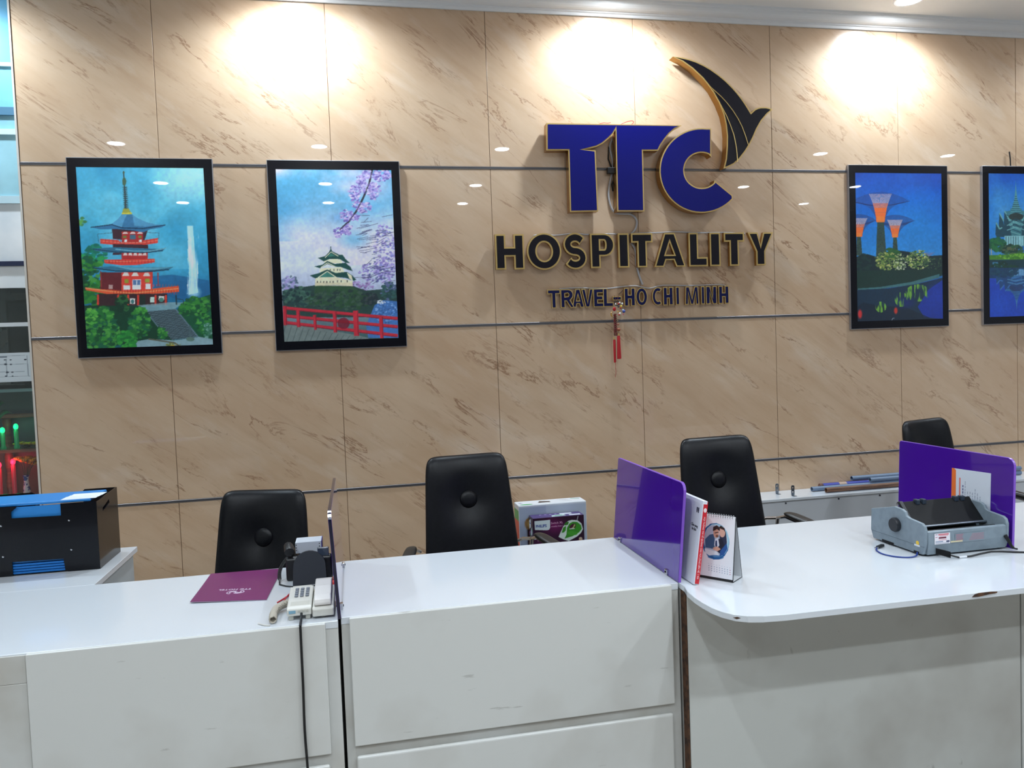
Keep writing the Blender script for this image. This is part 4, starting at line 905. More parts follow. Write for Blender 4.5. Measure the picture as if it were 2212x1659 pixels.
p = Paint(60, 48, [(0, 0), (60, 0), (60, 48), (0, 48)], 4); p.a[:] = (178, 190, 208); p.rect(0, 0, 24, 48, (160, 172, 196)); p.ell(9, 17, 4, 5.5, (150, 110, 60)); p.ell(9, 17, 2, 3, (200, 160, 90)); p.line([(10, 22), (11, 46)], 3, (110, 40, 36)); p.line([(8, 22), (8, 46)], 2, (50, 30, 34)); p.line([(0, 0), (60, 0)], 3, (226, 230, 236))
p.build('print', M['box_print'], wb, (2.027, -.3858, .684), (1, 0, 0), (0, 0, -1), .426, .320)
p = Paint(20, 40, [(0, 0), (20, 0), (20, 40), (0, 40)], 4); p.a[:] = (200, 204, 210); p.rect(0, 4, 20, 12, (40, 150, 80)); p.rect(0, 12, 20, 40, (200, 60, 50))
p.build('print', M['box_print'], wb, (2.0243, -.257, .684), (0, -1, 0), (0, 0, -1), .126, .320)
ib = thing('carton', 'dark purple carton with a green steam iron printed on its front', 'box', (2.24, -.47, .36), 'cartons behind the middle counter')
box('body', M['carton_purple'], 2.085, 2.402, -.505, -.40, .361, .628, ib, .0015, 1)
p = Paint(124, 104, [(670, 780), (1740, 580), (1790, 1620), (700, 1790)], 4); p.a[:] = (44, 14, 42)
p.ell(1120, 900, 330, 260, (116, 22, 92), .9, .9); p.ell(900, 1300, 300, 300, (86, 18, 76), .7, .9)
p.poly([(700, 830), (1022, 770), (1026, 950), (1000, 1000), (960, 1016), (714, 1030)], (206, 220, 226))
GW, GG = (206, 220, 214), (56, 140, 40)
p.poly([(1200, 1150), (1300, 890), (1400, 760), (1480, 728), (1600, 726), (1690, 790), (1728, 920), (1690, 1010), (1600, 1110), (1420, 1230), (1310, 1200)], GW); p.poly([(1330, 1180), (1370, 1080), (1380, 920), (1430, 820), (1500, 770), (1600, 766), (1680, 830), (1700, 920), (1640, 1010), (1500, 1110)], GG); p.ell(1500, 1040, 110, 50, (70, 156, 50), .8); p.poly([(1430, 960), (1440, 870), (1500, 815), (1570, 810), (1560, 900), (1500, 950)], (70, 24, 50)); p.line([(1480, 930), (1520, 900), (1545, 830)], 22, (190, 200, 120)); p.line([(1430, 945), (1540, 925)], 18, (190, 204, 200))
p.poly([(1265, 1050), (1300, 920), (1360, 880), (1350, 990), (1310, 1040)], GG); p.poly([(1310, 860), (1360, 790), (1420, 775), (1400, 850), (1340, 870)], (50, 120, 40)); p.line([(1595, 720), (1615, 625)], 14, (180, 190, 200))
p.ell(1680, 1160, 40, 46, (190, 170, 150)); p.poly([(1640, 1180), (1720, 1180), (1700, 1280), (1660, 1280)], (176, 120, 80)); p.rect(860, 1250, 1180, 1330, (96, 30, 86), .8); p.line([(770, 1280), (800, 1260)], 10, (200, 170, 200))
p.build('print', M['box_print'], ib, (2.086, -.5058, .627), (1, 0, 0), (0, 0, -1), .315, .265)
text('lettering', 'PHILIPS', mat('blue_lettering', (28, 64, 150), .4), ib, (2.1345, -.5062, .5795), (1, 0, .0), (0, 0, 1), .0235, xs=.90, bold=.0006)
text('lettering', 'Switch XL', mat('pink_lettering', (226, 170, 210), .4), ib, (2.232, -.5062, .592), (1, 0, 0), (0, 0, 1), .018)
text('lettering', 'crumbs Iron !', mat('pink_lettering', (226, 170, 210), .4), ib, (2.232, -.5062, .572), (1, 0, 0), (0, 0, 1), .013)
p = Paint(40, 104, [(380, 680), (690, 780), (710, 1790), (400, 1500)], 4); p.a[:] = (46, 18, 44); p.rect(385, 770, 520, 940, (206, 218, 228)); p.ell(560, 1040, 60, 90, (196, 206, 220)); p.poly([(540, 930), (660, 1050), (600, 1060)], (60, 130, 70)); p.ell(430, 1030, 50, 40, (150, 90, 150)); p.line([(440, 1030), (480, 1110), (500, 1030)], 24, (70, 140, 80)); p.rect(400, 1110, 560, 1400, (96, 24, 84), .8)
p.build('print', M['box_print'], ib, (2.0842, -.401, .627), (0, -1, 0), (0, 0, -1), .103, .265)
text('lettering', 'PHILIPS', mat('blue_lettering', (28, 64, 150), .4), ib, (2.0838, -.430, .585), (0, -1, 0), (0, 0, 1), .010, xs=.9)
p = Paint(120, 40, [(0, 0), (120, 0), (120, 40), (0, 40)], 4); p.a[:] = (74, 50, 110); p.rect(0, 0, 120, 6, (50, 34, 84)); p.poly([(48, 22), (78, 18), (80, 32), (46, 36)], (190, 214, 206)); p.poly([(54, 26), (72, 24), (72, 30), (54, 32)], (90, 160, 120)); p.rect(70, 6, 98, 18, (214, 218, 226)); p.rect(88, 24, 114, 34, (214, 218, 226))
for k in range(4): p.rect(22+k*12, 8, 27+k*12, 12, (190, 170, 220))
p.build('print', M['box_print'], ib, (2.0855, -.401, .6287), (1, 0, 0), (0, -1, 0), .316, .103)

# ------------------------------------------------------------------ file holder and folders on the return desk
smoke = mat('smoked_black_acrylic', (8, 9, 16), .2, spec=.3, coat=.15); smoke2 = mat('smoked_brown_acrylic', (26, 22, 21), .15, spec=.35, coat=.2, alpha=.88)
fh = thing('file_holder', 'black acrylic file holder packed with blue folders on the return desk', 'file holder', (-.3, -1.17, TZ))
X0, X1, YF, YB, ZT = -.555, -.052, -1.325, -1.022, 1.050
z0 = TZ+.001
front = [(X0, z0), (-.399, z0), (-.399, .812), (-.197, .808), (-.192, z0+.004), (-.180, z0), (X1, z0), (X1, ZT), (-.196, ZT), (-.196, .998), (-.391, 1.001), (-.391, 1.028), (-.365, ZT), (X0, ZT)]
MB().prism([front], YF, YF+.005, lambda u, v, w: (u, w, v)).build('front_plate', smoke, fh)
back = [(X0, z0), (X1, z0), (X1, ZT+.012), (-.192, ZT+.012), (-.199, ZT+.005), (-.2, .93), (-.405, .93), (-.405, ZT+.006), (-.415, ZT+.012), (X0, ZT+.012)]
MB().prism([back], YB-.004, YB, lambda u, v, w: (u, w, v)).build('back_plate', smoke2, fh)
sd = [(YF+.005, z0), (YB-.004, z0), (YB-.004, ZT+.012), (YF+.005, ZT-.002)]
slot = [(-1.245, 1.005), (-1.15, 1.028), (-1.145, 1.010), (-1.245, .990)]
for x, hs in ((X1-.004, [sd, slot]), (X0, [sd])):
    MB().prism(hs, x, x+.004, lambda u, v, w: (w, u, v)).build('side_plate', smoke2, fh)
box('bottom_plate', smoke, X0+.004, X1-.004, YF+.005, YB-.004, z0, z0+.004, fh)
for x, z in ((-.432, .972), (-.165, .975), (-.432, .838), (-.163, .846)): MB().lathe([(.001, -.0025), (.004, -.0022), (.0045, 0)], (x, YF, z), 10, 'y').build('screw', M['chrome'], fh)
blue = mat('blue_folder_plastic', (20, 110, 190), .45); blue2 = mat('light_blue_folder', (34, 126, 200), .45)
for k in range(3):
    y = YF+.012+k*.010
    tag(box('folder', blue if k else blue2, X0+.012, -.064-.004*k, y, y+.006, TZ+.052, 1.046-.003*k, None, .001, 1),
        ['bright blue folder standing right behind the front plate of the file holder', 'blue folder standing second in the file holder', 'blue folder standing third in the file holder'][k], 'folder', 'blue folders in the file holder')
for k in range(4):
    zz = TZ+.0056+k*.0115
    tag(box('folder', blue, X0+.010, -.075-.01*k, YF+.007, YB-.02, zz, zz+.0085, None, .001, 1),
        ['lowest', 'second from the bottom', 'third from the bottom', 'topmost'][k]+' flat blue folder in the bottom opening of the file holder', 'folder', 'flat blue folders in the file holder')
flat = MB().box(X0+.01, -.078, YF+.008, YB-.06, ZT+.0005, ZT+.0125)
fo = tag(flat.build('folder', blue2, None, bevel=.004), 'blue folder lying flat across the top of the file holder', 'folder', 'blue folders in the file holder')
pp = MB()
for k in range(3): pp.box(-.20+.006*k, -.058+.004*k, YF+.015+.03*k, YF+.09+.03*k, ZT+.0128+.0008*k, ZT+.0134+.0008*k)
tag(pp.build('paper_sheets', mat('white_paper', (226, 230, 234), .6)), 'white paper sheets sticking out over the blue folder', 'paper')

# ------------------------------------------------------------------ purple folder
pf = thing('presentation_folder', 'magenta-purple folder with a white emblem lying on the left counter', 'folder', (.59, -1.79, TZ))
mag = mat('magenta_folder', (112, 26, 96), .35, coat=.35, coat_rough=.1)
A, B, C, D = Vector((.445, -1.972, 0)), Vector((.722, -2.022, 0)), Vector((.742, -1.60, 0)), Vector((.452, -1.585, 0))
def quad_sheet(za, zb_):
    mb = MB(); n = 10
    for z in (za, zb_):
        for j in range(n+1):
            l = A.lerp(D, j/n); r = B.lerp(C, j/n)
            for i in range(n+1):
                q = l.lerp(r, i/n); s_ = i/n; lift = .004*(1-j/n)**2*(1-s_)
                mb.v.append((q.x, q.y, TZ+z+lift))
    N1 = (n+1)**2
    for j in range(n):
        for i in range(n):
            k = j*(n+1)+i; mb.f += [(k+N1, k+1+N1, k+n+2+N1, k+n+1+N1), (k, k+n+1, k+n+2, k+1)]
    rim = [i for i in range(n+1)]+[j*(n+1)+n for j in range(1, n+1)]+[n*(n+1)+i for i in range(n-1, -1, -1)]+[j*(n+1) for j in range(n-1, 0, -1)]
    for a, b in zip(rim, rim[1:]+rim[:1]): mb.f.append((a, b, b+N1, a+N1))
    return mb
quad_sheet(.0006, .0018).build('back_cover', mat('folder_lining', (196, 186, 200), .5), pf)
quad_sheet(.0022, .0036).build('front_cover', mag, pf, smooth=True)
whi = mat('white_lettering', (226, 214, 230), .5)
e1 = (A-B).normalized(); e2 = Vector((0, 0, 1)).cross(e1)*1.0
cx_, cy_ = .592, -1.915
text('lettering', 'TTC HOTEL', whi, pf, (cx_-.005, cy_+.060, TZ+.0046), e1, e2, .021, xs=1.15)
for k, (r, a0, a1, dx) in enumerate(((.016, 30, 250, -.012), (.009, 10, 230, -.010), (.016, 210, 430, .012), (.009, 190, 410, .010))):
    MB().tube([Vector((cx_+.002+dx+r*1.25*math.cos(math.radians(a0+(a1-a0)*i/14)), cy_+.020+r*math.sin(math.radians(a0+(a1-a0)*i/14)), TZ+.0047)) for i in range(15)], .0014, 5).build('emblem', whi, pf)

# ------------------------------------------------------------------ black desk phone, paper cube, grey phone
blk = mat('navy_black_phone', (24, 30, 42), .4)
ph = thing('desk_phone', 'black office desk phone seen from behind beside the purple screen', 'telephone', (.86, -1.76, TZ))
arch = [(.805, 0), (.935, 0), (.932, .07)] + arc(.870, .07, .062, .058, 0, 180, 14)[1:] + [(.808, .07)]
MB().prism([arch], 0, .012, lambda u, v, w: (u, -1.872+w+v*.30, TZ+.0006+v*.97)).build('stand', blk, ph, bevel=.003)
sidep = [(-1.80, 0), (-1.60, 0), (-1.60, .02), (-1.775, .096), (-1.80, .088)]
MB().prism([sidep], .775, .955, lambda u, v, w: (w, u, TZ+.0006+v)).build('body', M['black_plastic'], ph, bevel=.008, seg=3)
MB().box(.90, .945, -1.792, -1.776, TZ+.085, TZ+.125).build('screen', mat('phone_screen', (70, 80, 96), .1, coat=.6), ph, bevel=.004)
hs = MB().tube([(.792, -1.80, TZ+.118), (.786, -1.765, TZ+.135), (.786, -1.70, TZ+.118), (.786, -1.63, TZ+.078), (.792, -1.60, TZ+.048)], [.020, .018, .014, .018, .021], 10)
hs.build('handset', M['black_plastic'], ph, smooth=True)
coil = []
for i in range(150):
    t = i/149; a = i*.9
    base = Vector((.775, -1.72, TZ+.075)).lerp(Vector((.750, -1.80, TZ+.012)), t) + Vector((-.012*math.sin(t*3.1), 0, 0))
    coil.append(base+Vector((.0065*math.cos(a), .0065*math.sin(a)*.7, .0065*math.sin(a)*.7)))
MB().tube(coil, .0017, 5).build('coiled_cord', M['cable_black'], ph)
MB().tube([(.750, -1.806, TZ+.006), (.752, -1.84, TZ+.0035), (.78, -1.872, TZ+.0035), (.82, -1.895, TZ+.0035), (.88, -1.90, TZ+.0035), (.94, -1.90, TZ+.0035)], .0028, 6).build('cord', M['cable_black'], ph, smooth=True)
nc = thing('note_box', 'white punched paper stack standing on end behind the black phone', 'paper box', (.87, -1.55, TZ))
nc.location = (.868, -1.71, TZ); ORG[nc] = tuple(nc.location)
P0 = .8
box('stack', mat('paper_stack', (206, 212, 220), .6), .812, .915, -1.752, -1.664, TZ+.098, TZ+.143, nc, .001, 1)
box('cover', mat('violet_cover', (62, 50, 150), .4), .9152, .9175, -1.752, -1.664, TZ+.098, TZ+.143, nc)
for k in range(3):
    for x in (.8155, .9075): MB().lathe([(.0022, -.0006), (.0022, .0004)], (x, -1.752, TZ+.133-k*.011), 8, 'y').build('punch_hole', M['black_plastic'], nc)

gp = thing('desk_phone', 'pale grey corded telephone at the front edge beside the purple screen', 'telephone', (.9, -2.2, TZ))
gry = mat('pale_grey_plastic', (206, 204, 196), .4); gry2 = mat('aged_grey_plastic', (190, 188, 178), .45); key = mat('key_grey', (120, 126, 136), .5)
bp = [(-2.288, .016), (-2.10, .030), (-2.10, .062), (-2.112, .066), (-2.272, .046), (-2.288, .040)]
MB().prism([bp], .817, .8995, lambda u, v, w: (w, u, TZ+v)).build('body', gry, gp, bevel=.004, seg=3)
cp = [(-2.294, .008), (-2.100, .020), (-2.094, .052), (-2.10, .060), (-2.285, .042), (-2.298, .036)]
MB().prism([cp], .9015, .9745, lambda u, v, w: (w, u, TZ+v)).build('cradle', gry, gp, bevel=.006, seg=3)
MB().prism([[(-2.27, .040), (-2.10, .060), (-2.10, .070), (-2.27, .050)]], .826, .893, lambda u, v, w: (w, u, TZ+v-.0035)).build('face_plate', gry2, gp, bevel=.002)
hp = [(-2.289, .044), (-2.245, .047), (-2.225, .056), (-2.145, .066), (-2.13, .061), (-2.098, .064), (-2.092, .074), (-2.105, .088), (-2.14, .094), (-2.20, .088), (-2.26, .076), (-2.285, .064), (-2.291, .052)]
MB().prism([hp], .9085, .9655, lambda u, v, w: (w, u, TZ+v)).build('handset', mat('handset_grey', (214, 210, 206), .4), gp, bevel=.008, seg=3)
for i in range(3):
    for j in range(4):
        x = .8435+i*.0185; y = -2.195+j*.0195
        zz = TZ+.050+(y+2.27)*.117-.0035
        MB().box(x-.0062, x+.0062, y-.0078, y+.0078, zz, zz+.0045).build('key', key, gp, bevel=.0015, seg=1)
for x, y in ((.830, -2.275), (.886, -2.275), (.83, -2.11), (.93, -2.11), (.938, -2.272)): MB().box(x-.008, x+.008, y-.006, y+.006, TZ+.0004, TZ+(.018 if y < -2.2 else .033)).build('foot', gry2, gp, bevel=.002, seg=1)
MB().box(.824, .846, -2.2895, -2.287, TZ+.026, TZ+.036).build('label_plate', mat('blue_grey_label', (120, 160, 180), .5), gp)
for x in (.858, .872, .885): MB().box(x-.004, x+.004, -2.2905, -2.286, TZ+.030, TZ+.037).build('socket', gry2, gp)
coil = []
ctl = [Vector((.822, -2.150, TZ+.026)), Vector((.79, -2.165, TZ+.020)), Vector((.772, -2.19, TZ+.017)), Vector((.768, -2.24, TZ+.0155)), Vector((.772, -2.30, TZ+.0155))]
for i in range(330):
    t = i/329*4; k = min(int(t), 3); b = ctl[k].lerp(ctl[k+1], t-k); d = (ctl[k+1]-ctl[k]).normalized(); u = d.cross(Vector((0, 0, 1))).normalized()
    coil.append(b+(u*math.cos(i*.75)+Vector((0, 0, 1))*math.sin(i*.75))*.0115)
tag(MB().tube(coil, .0026, 5).build('coiled_cord', mat('beige_cord', (176, 168, 154), .5), smooth=True), 'beige coiled phone cord curled on the counter beside the grey telephone', 'cord')
cable('phone_plug_lead', 'clear plug on the loose end of the beige cord', [(.764, -2.316, TZ+.003), (.745, -2.308, TZ+.003), (.733, -2.295, TZ+.003), (.722, -2.288, TZ+.005)], [.0022]*10 , mat('clear_plug', (206, 204, 198), .2), 'plug')
cable('phone_cable', 'black cable hanging from the grey telephone down the counter front', [(.866, -2.296, TZ+.028), (.866, -2.312, TZ+.016), (.8645, -2.350, TZ+.0045), (.8645, -2.353, TZ-.02), (.864, -2.3535, .55), (.862, -2.3535, .40), (.866, -2.3535, .25), (.872, -2.357, .012)], .0044, M['cable_black'])
for k, pts in enumerate(([(.765, -2.07, TZ+.0025), (.785, -2.03, TZ+.003), (.80, -1.995, TZ+.003), (.815, -1.975, TZ+.0035)], [(.787, -2.06, TZ+.0025), (.797, -2.02, TZ+.0085), (.81, -1.975, TZ+.0095)])):
    cable('red_wire', ['red wire on the counter between folder and grey telephone, longer one', 'red wire on the counter between folder and grey telephone, shorter one'][k], pts, .0025, M['cable_red'], 'wire', 6)
orn2 = thing('bead_charm', 'small red and gold bead charm lying behind the grey telephone', 'charm', (.85, -2.03, TZ))
for k in range(9): MB().ball((.825+k*.0095, -1.982-.006*math.sin(k*1.3), TZ+.007), .0055, 8, 5).build('bead', [red, M['gold'], redd][k % 3], orn2, smooth='all')
orn3 = thing('bead_charm', 'tiny red and green bead bundle squeezed between black phone and purple screen', 'charm', (.965, -1.96, TZ))
for x, y, z, c in ((.957, -1.95, .012, (30, 120, 90)), (.968, -1.96, .022, (190, 40, 40)), (.966, -1.98, .030, (200, 50, 40)), (.964, -1.945, .034, (130, 60, 40)), (.970, -1.985, .012, (190, 30, 40))): MB().ball((x, y, TZ+z), .011, 8, 6).build('bead', col(c), orn3, smooth='all')

# ------------------------------------------------------------------ book and calendar
bk = thing('book', 'white book with a red spine leaning on the purple screen', 'book', (2.27, -2.25, TZ))
Mbk = Matrix.Translation((2.272, 0, TZ+.003)) @ Matrix.Rotation(math.radians(8.5), 4, 'Y')
def loc_box(a, name, m, par, bev=.0): return MB().box(*a).xform(Mbk).build(name, m, par, bevel=bev)
loc_box((0, .019, -2.348, -2.142, 0, .312), 'pages', mat('book_white', (216, 218, 228), .5), bk, .001)
loc_box((.004, .0200, -2.3495, -2.3475, .004, .300), 'spine_band', mat('red_spine', (196, 26, 42), .4), bk)
loc_box((.019, .0202, -2.349, -2.142, .002, .310), 'cover', mat('red_cover', (190, 28, 44), .4), bk)
tx_ = lambda v: tuple(Mbk @ Vector(v)); dx_ = lambda v: tuple(Mbk.to_3x3() @ Vector(v))
text('lettering', 'MỌI THÔNG TIN VỀ QUẢNG CÁO VUI LÒNG LIÊN HỆ: 1 900', mat('white_spine_text', (236, 210, 214), .5), bk, tx_((.012, -2.3500, .138)), dx_((0, 0, -1)), dx_((1, 0, 0)), .0085)
MB().ball((0, 0, 0), (.0062, .0008, .0085), 12, 8).xform(Mbk @ Matrix.Translation((.012, -2.3497, .278))).build('emblem', mat('white_mark', (230, 214, 216), .5), bk)
text('lettering', '"', mat('dark_print', (40, 40, 56), .5), bk, tx_((-.0006, -2.315, .252)), dx_((0, -1, 0)), dx_((0, 0, 1)), .07, bold=.001)
for k, (z, l) in enumerate(((.212, .05), (.198, .05), (.25, .02))):
    pass
text('lettering', 'Cẩm nang\ndu lịch', mat('dark_print', (40, 40, 56), .5), bk, tx_((-.0006, -2.30, .205)), dx_((0, -1, 0)), dx_((0, 0, 1)), .014)

cal = thing('desk_calendar', 'white tent calendar with a round photo of two men in suits', 'calendar', (0, 0, 0))
ORG[cal] = (0, 0, 0)
CW, CHh, CD = .165, .250, .082
an = math.atan2(-.109, .088)
# local: x along the page (left to right), y from page to back, z up
ridge = CD*.5
card = mat('calendar_card', (222, 226, 230), .5); cblk = mat('black_card_edge', (18, 19, 24), .5)
def slabp(a, b, th, x0, x1):
    a, b = Vector(a), Vector(b); d = (b-a).normalized(); n = Vector((-d.y, d.x))*th
    return MB().prism([[tuple(a), tuple(b), tuple(b+n), tuple(a+n)]], x0, x1, lambda u, v, w: (w, u, v))
slabp((ridge, CHh-.012), (0, 0.001), .002, -CW, 0).build('front_board', cblk, cal)
slabp((CD, .001), (ridge, CHh-.012), .002, -CW, 0).build('back_board', card, cal)
MB().box(-CW, 0, .002, CD-.002, .001, .003).build('base_board', card, cal)
MB().box(-CW-.0004, .0004, -.0012, .0012, .0005, .010).build('base_edge', cblk, cal)
for a, b in (((-.0005, .0), (ridge, CHh-.012)), ((CD+.0005, .0), (ridge, CHh-.012))):
    slabp(a, b, .0014, -.0004, .0014).build('edge_binding', cblk, cal)
MB().box(-.0004, .0014, 0, CD, .0005, .0022).build('edge_binding', cblk, cal)
pg = Paint(132, 196, [(780, 785), (1308, 805), (1270, 1500), (720, 1445)], 6); pg.a[:] = (226, 229, 234)
pg.vgrad([(700, (232, 234, 240)), (1500, (222, 226, 234))])
pg.ell(1040, 1080, 186, 200, (28, 90, 150)); pg.ell(1052, 1070, 172, 184, (150, 200, 222)); pg.ell(1040, 1075, 160, 176, (196, 214, 226))
pg.poly(arc(1040, 1075, 156, 172, 0, 350, 24), (170, 186, 206))
S1, S2, HR = (206, 160, 140), (214, 172, 156), (52, 38, 36)
pg.poly([(1095, 960), (1180, 970), (1192, 1090), (1150, 1200), (1090, 1180)], (44, 50, 76)); pg.ell(1130, 975, 42, 56, S2); pg.poly([(1085, 930), (1110, 905), (1160, 930), (1176, 980), (1150, 950), (1110, 940)], HR)
pg.poly([(960, 1010), (1010, 1000), (1040, 1080), (1010, 1160), (900, 1150), (900, 1060)], (60, 92, 130)); pg.poly([(1040, 1050), (1130, 1050), (1170, 1140), (1100, 1210), (1030, 1170), (1020, 1110)], (34, 40, 58)); pg.poly([(1030, 1050), (1075, 1040), (1090, 1120), (1050, 1160), (1020, 1120)], (206, 218, 232)); pg.poly([(1040, 1070), (1058, 1068), (1062, 1130), (1048, 1150), (1034, 1120)], (40, 60, 100))
pg.ell(1048, 985, 38, 56, S1); pg.poly([(1004, 970), (1010, 925), (1060, 905), (1098, 930), (1096, 965), (1060, 945), (1020, 965)], HR); pg.line([(1030, 988), (1080, 978)], 8, (30, 30, 36)); pg.ell(1062, 1020, 20, 14, (120, 84, 72))
pg.poly([(1000, 1150), (1060, 1130), (1110, 1160), (1060, 1185), (1010, 1170)], S1); pg.poly([(890, 1160), (1060, 1190), (1090, 1235), (960, 1240), (900, 1210)], (210, 220, 230)); pg.poly([(1100, 1180), (1190, 1090), (1200, 1150), (1150, 1220), (1090, 1240)], (40, 84, 150)); pg.ell(1040, 1250, 110, 24, (28, 90, 150), .7)
for r in range(4):
    for c in range(9):
        x = 940+c*36; y = 1320+r*24+c*5
        pg.rect(x, y, x+(12 if r else 8), y+(9 if r else 4), (170, 110, 130) if c == 8 else (130, 150, 176))
for k in range(16): pg.ell(800+k*31, 806+k*.8, 6, 5, (40, 44, 50))
nn = Vector((0, ridge, CHh-.012)); pd = -nn.normalized(); nrm = Vector((0, -(CHh-.012), ridge)).normalized()
pg.build('page', M['paper_print'], cal, tuple(nn*1.0+nrm*.0032+Vector((-CW+.003, 0, 0))), (1, 0, 0), tuple(pd), CW-.004, .232)
MB().prism([[(0, 0), (0, .232), (.0022, .232), (.0022, 0)]], -CW+.003, -.001, lambda u, v, w: tuple(Vector((w, 0, 0))+nn+pd*v+nrm*(u+.0006))).build('page_stack', card, cal)
for k in range(16):
    x = -CW+.012+k*.0095
    MB().tube([(x, ridge+.008*math.cos(a*.785), CHh-.016+.009*math.sin(a*.785)) for a in range(8)], .0010, 5, True).build('ring', M['chrome'], cal, smooth=True)
cal.location = (2.421, -2.364, TZ+.0006); cal.rotation_euler = (0, 0, an)

# ------------------------------------------------------------------ envelope on the third screen
ev = thing('envelope', 'white and orange envelope stuck to the purple screen behind the printer', 'envelope', (3.70, -2.08, .80))
fx = lambda u, v, w: (3.702+(.014)*(v-TZ)/.372-.0062-w, u, v)
MB().prism([[(-2.19, .80), (-1.975, .80), (-1.975, 1.037), (-2.19, 1.045)]], 0, .0016, fx).build('sheet', mat('envelope_white', (206, 212, 222), .5), ev)
MB().prism([[(-2.0, .80), (-1.972, .80), (-1.972, 1.0375), (-1.985, 1.038), (-1.996, 1.03)]], .0014, .0022, fx).build('orange_band', mat('orange_band', (226, 110, 40), .5), ev)
MB().prism([[(-2.024, .86), (-2.016, .86), (-2.016, 1.0), (-2.024, 1.0)]], .0014, .0019, fx).build('red_line', mat('faded_red_print', (214, 120, 110), .5), ev)
rr = random.Random(2); mb = MB(); mb2 = MB()
for k in range(9):
    y = -2.036-.014*k; a = .86+rr.uniform(0, .05); b = 1.02-.01*k-rr.uniform(0, .05)
    while a < b:
        l = rr.uniform(.004, .014); (mb2 if k == 0 else mb).prism([[(y-.003-(.002 if k == 0 else 0), a), (y, a), (y, a+l), (y-.003-(.002 if k == 0 else 0), a+l)]], .0014, .0018, fx); a += l+rr.uniform(.002, .006)
mb.build('print_lines', mat('grey_print', (130, 140, 160), .6), ev); mb2.build('print_heading', mat('navy_print', (40, 54, 110), .6), ev)

# ------------------------------------------------------------------ dot matrix printer
pr = thing('dot_matrix_printer', 'grey dot-matrix printer with a round black knob on the right desk', 'printer', (3.49, -2.13, TZ))
pg1 = noisy(mat('printer_grey', (124, 138, 148), .45), (118, 131, 141), 30.); pg2 = mat('printer_seam', (90, 102, 112), .6); pbk = mat('printer_black', (11, 12, 15), .5, spec=.25)
PX0, PX1 = 3.288, 3.684
side = [(-2.292, .004), (-2.304, .05), (-2.306, .104), (-2.300, .122), (-2.286, .130), (-2.215, .137), (-2.198, .143), (-2.190, .158), (-2.172, .166), (-2.125, .169), (-1.975, .132), (-1.97, .04), (-1.985, .004)]
for x, w in ((PX0, .014), (PX1-.014, .014)):
    MB().prism([side], x, x+w, lambda u, v, w_: (w_, u, TZ+.004+v)).build('side_shell', pg1, pr, bevel=.004, seg=3)
MB().prism([[(-2.300, .004), (-2.306, .05), (-2.304, .096), (-2.292, .100), (-2.280, .090), (-2.280, .004)]], PX0+.0142, PX1-.0142, lambda u, v, w_: (w_, u, TZ+.004+v)).build('rear_shell', pg1, pr, bevel=.002)
MB().prism([[(-2.05, .004), (-2.05, .10), (-2.02, .118), (-1.978, .108), (-1.975, .004)]], PX0+.0142, PX1-.0142, lambda u, v, w_: (w_, u, TZ+.004+v)).build('front_shell', pg1, pr, bevel=.003)
box('inner_well', pbk, PX0+.0145, PX1-.0145, -2.279, -2.051, TZ+.006, TZ+.045, pr)
MB().lathe([(.015, PX0+.015), (.015, PX1-.015)], (0, -2.245, TZ+.078), 18, 'x').build('platen', mat('platen_rubber', (26, 27, 30), .25), pr, smooth=True)
MB().lathe([(.006, PX0+.015), (.006, PX1-.015)], (0, -2.20, TZ+.096), 12, 'x').build('shaft', M['steel'], pr, smooth=True)
# paper guide: black sheet standing up towards the front of the machine
gd = MB().prism([[(-2.195, .088), (-2.188, .085), (-2.098, .176), (-2.105, .181)]], PX0+.055, PX1+.002, lambda u, v, w_: (w_-.012, u, TZ+.004+v)).build('paper_guide', pbk, pr, bevel=.002)
MB().prism([[(-2.200, .086), (-2.188, .085), (-2.095, .180), (-2.113, .186)]], PX0+.035, PX0+.050, lambda u, v, w_: (w_, u, TZ+.004+v)).build('guide_arm', mat('printer_dark', (34, 37, 42), .4), pr, bevel=.003)
for x in (3.40, 3.43, 3.59, 3.62): MB().box(x, x+.018, -2.122, -2.098, TZ+.170, TZ+.192).build('guide_tab', mat('guide_tab', (40, 52, 66), .4), gd, bevel=.003)
MB().prism([[(-2.10, .135), (-1.99, .128), (-1.99, .134), (-2.10, .146)]], PX0+.016, PX1-.016, lambda u, v, w_: (w_, u, TZ+.004+v)).build('top_cover', pbk, pr, bevel=.002)
kn = MB().lathe([(.006, .006), (.024, .004), (.029, .0), (.030, -.012), (.027, -.018), (.001, -.0185)], (PX0, -2.138, TZ+.099), 24, 'x').build('platen_knob', mat('knob_black', (30, 33, 40), .45), pr, smooth=True)
box('seam', pg2, PX0-.0006, PX0+.001, -2.30, -1.975, TZ+.040, TZ+.0412, pr)
for y in (-2.27, -2.12): box('vent', pbk, PX0-.0005, PX0+.002, y, y+.075 if y > -2.2 else y+.03, TZ+.006, TZ+.016, pr)
for x in (PX0+.03, PX1-.03):
    for y in (-2.27, -2.0): MB().lathe([(.009, 0), (.009, .008)], (x, y, TZ+.0004), 10).build('foot', pbk, pr)
stk = Paint(44, 34, [(0, 0), (44, 0), (44, 34), (0, 34)], 2); stk.a[:] = (226, 222, 228)
stk.rect(11, 2, 40, 7, (206, 120, 130)); stk.rect(12, 12, 33, 17, (110, 40, 60)); stk.rect(3, 3, 9, 5, (150, 120, 150)); stk.rect(3, 24, 24, 28, (150, 160, 180)); stk.rect(33, 24, 42, 29, (60, 66, 100)); stk.rect(3, 30, 40, 32, (160, 170, 186)); stk.rect(3, 11, 9, 13, (190, 120, 140)); stk.rect(14, 8, 38, 10, (216, 150, 160)); stk.rect(12, 19, 34, 22, (220, 170, 180))
RY = -2.3068
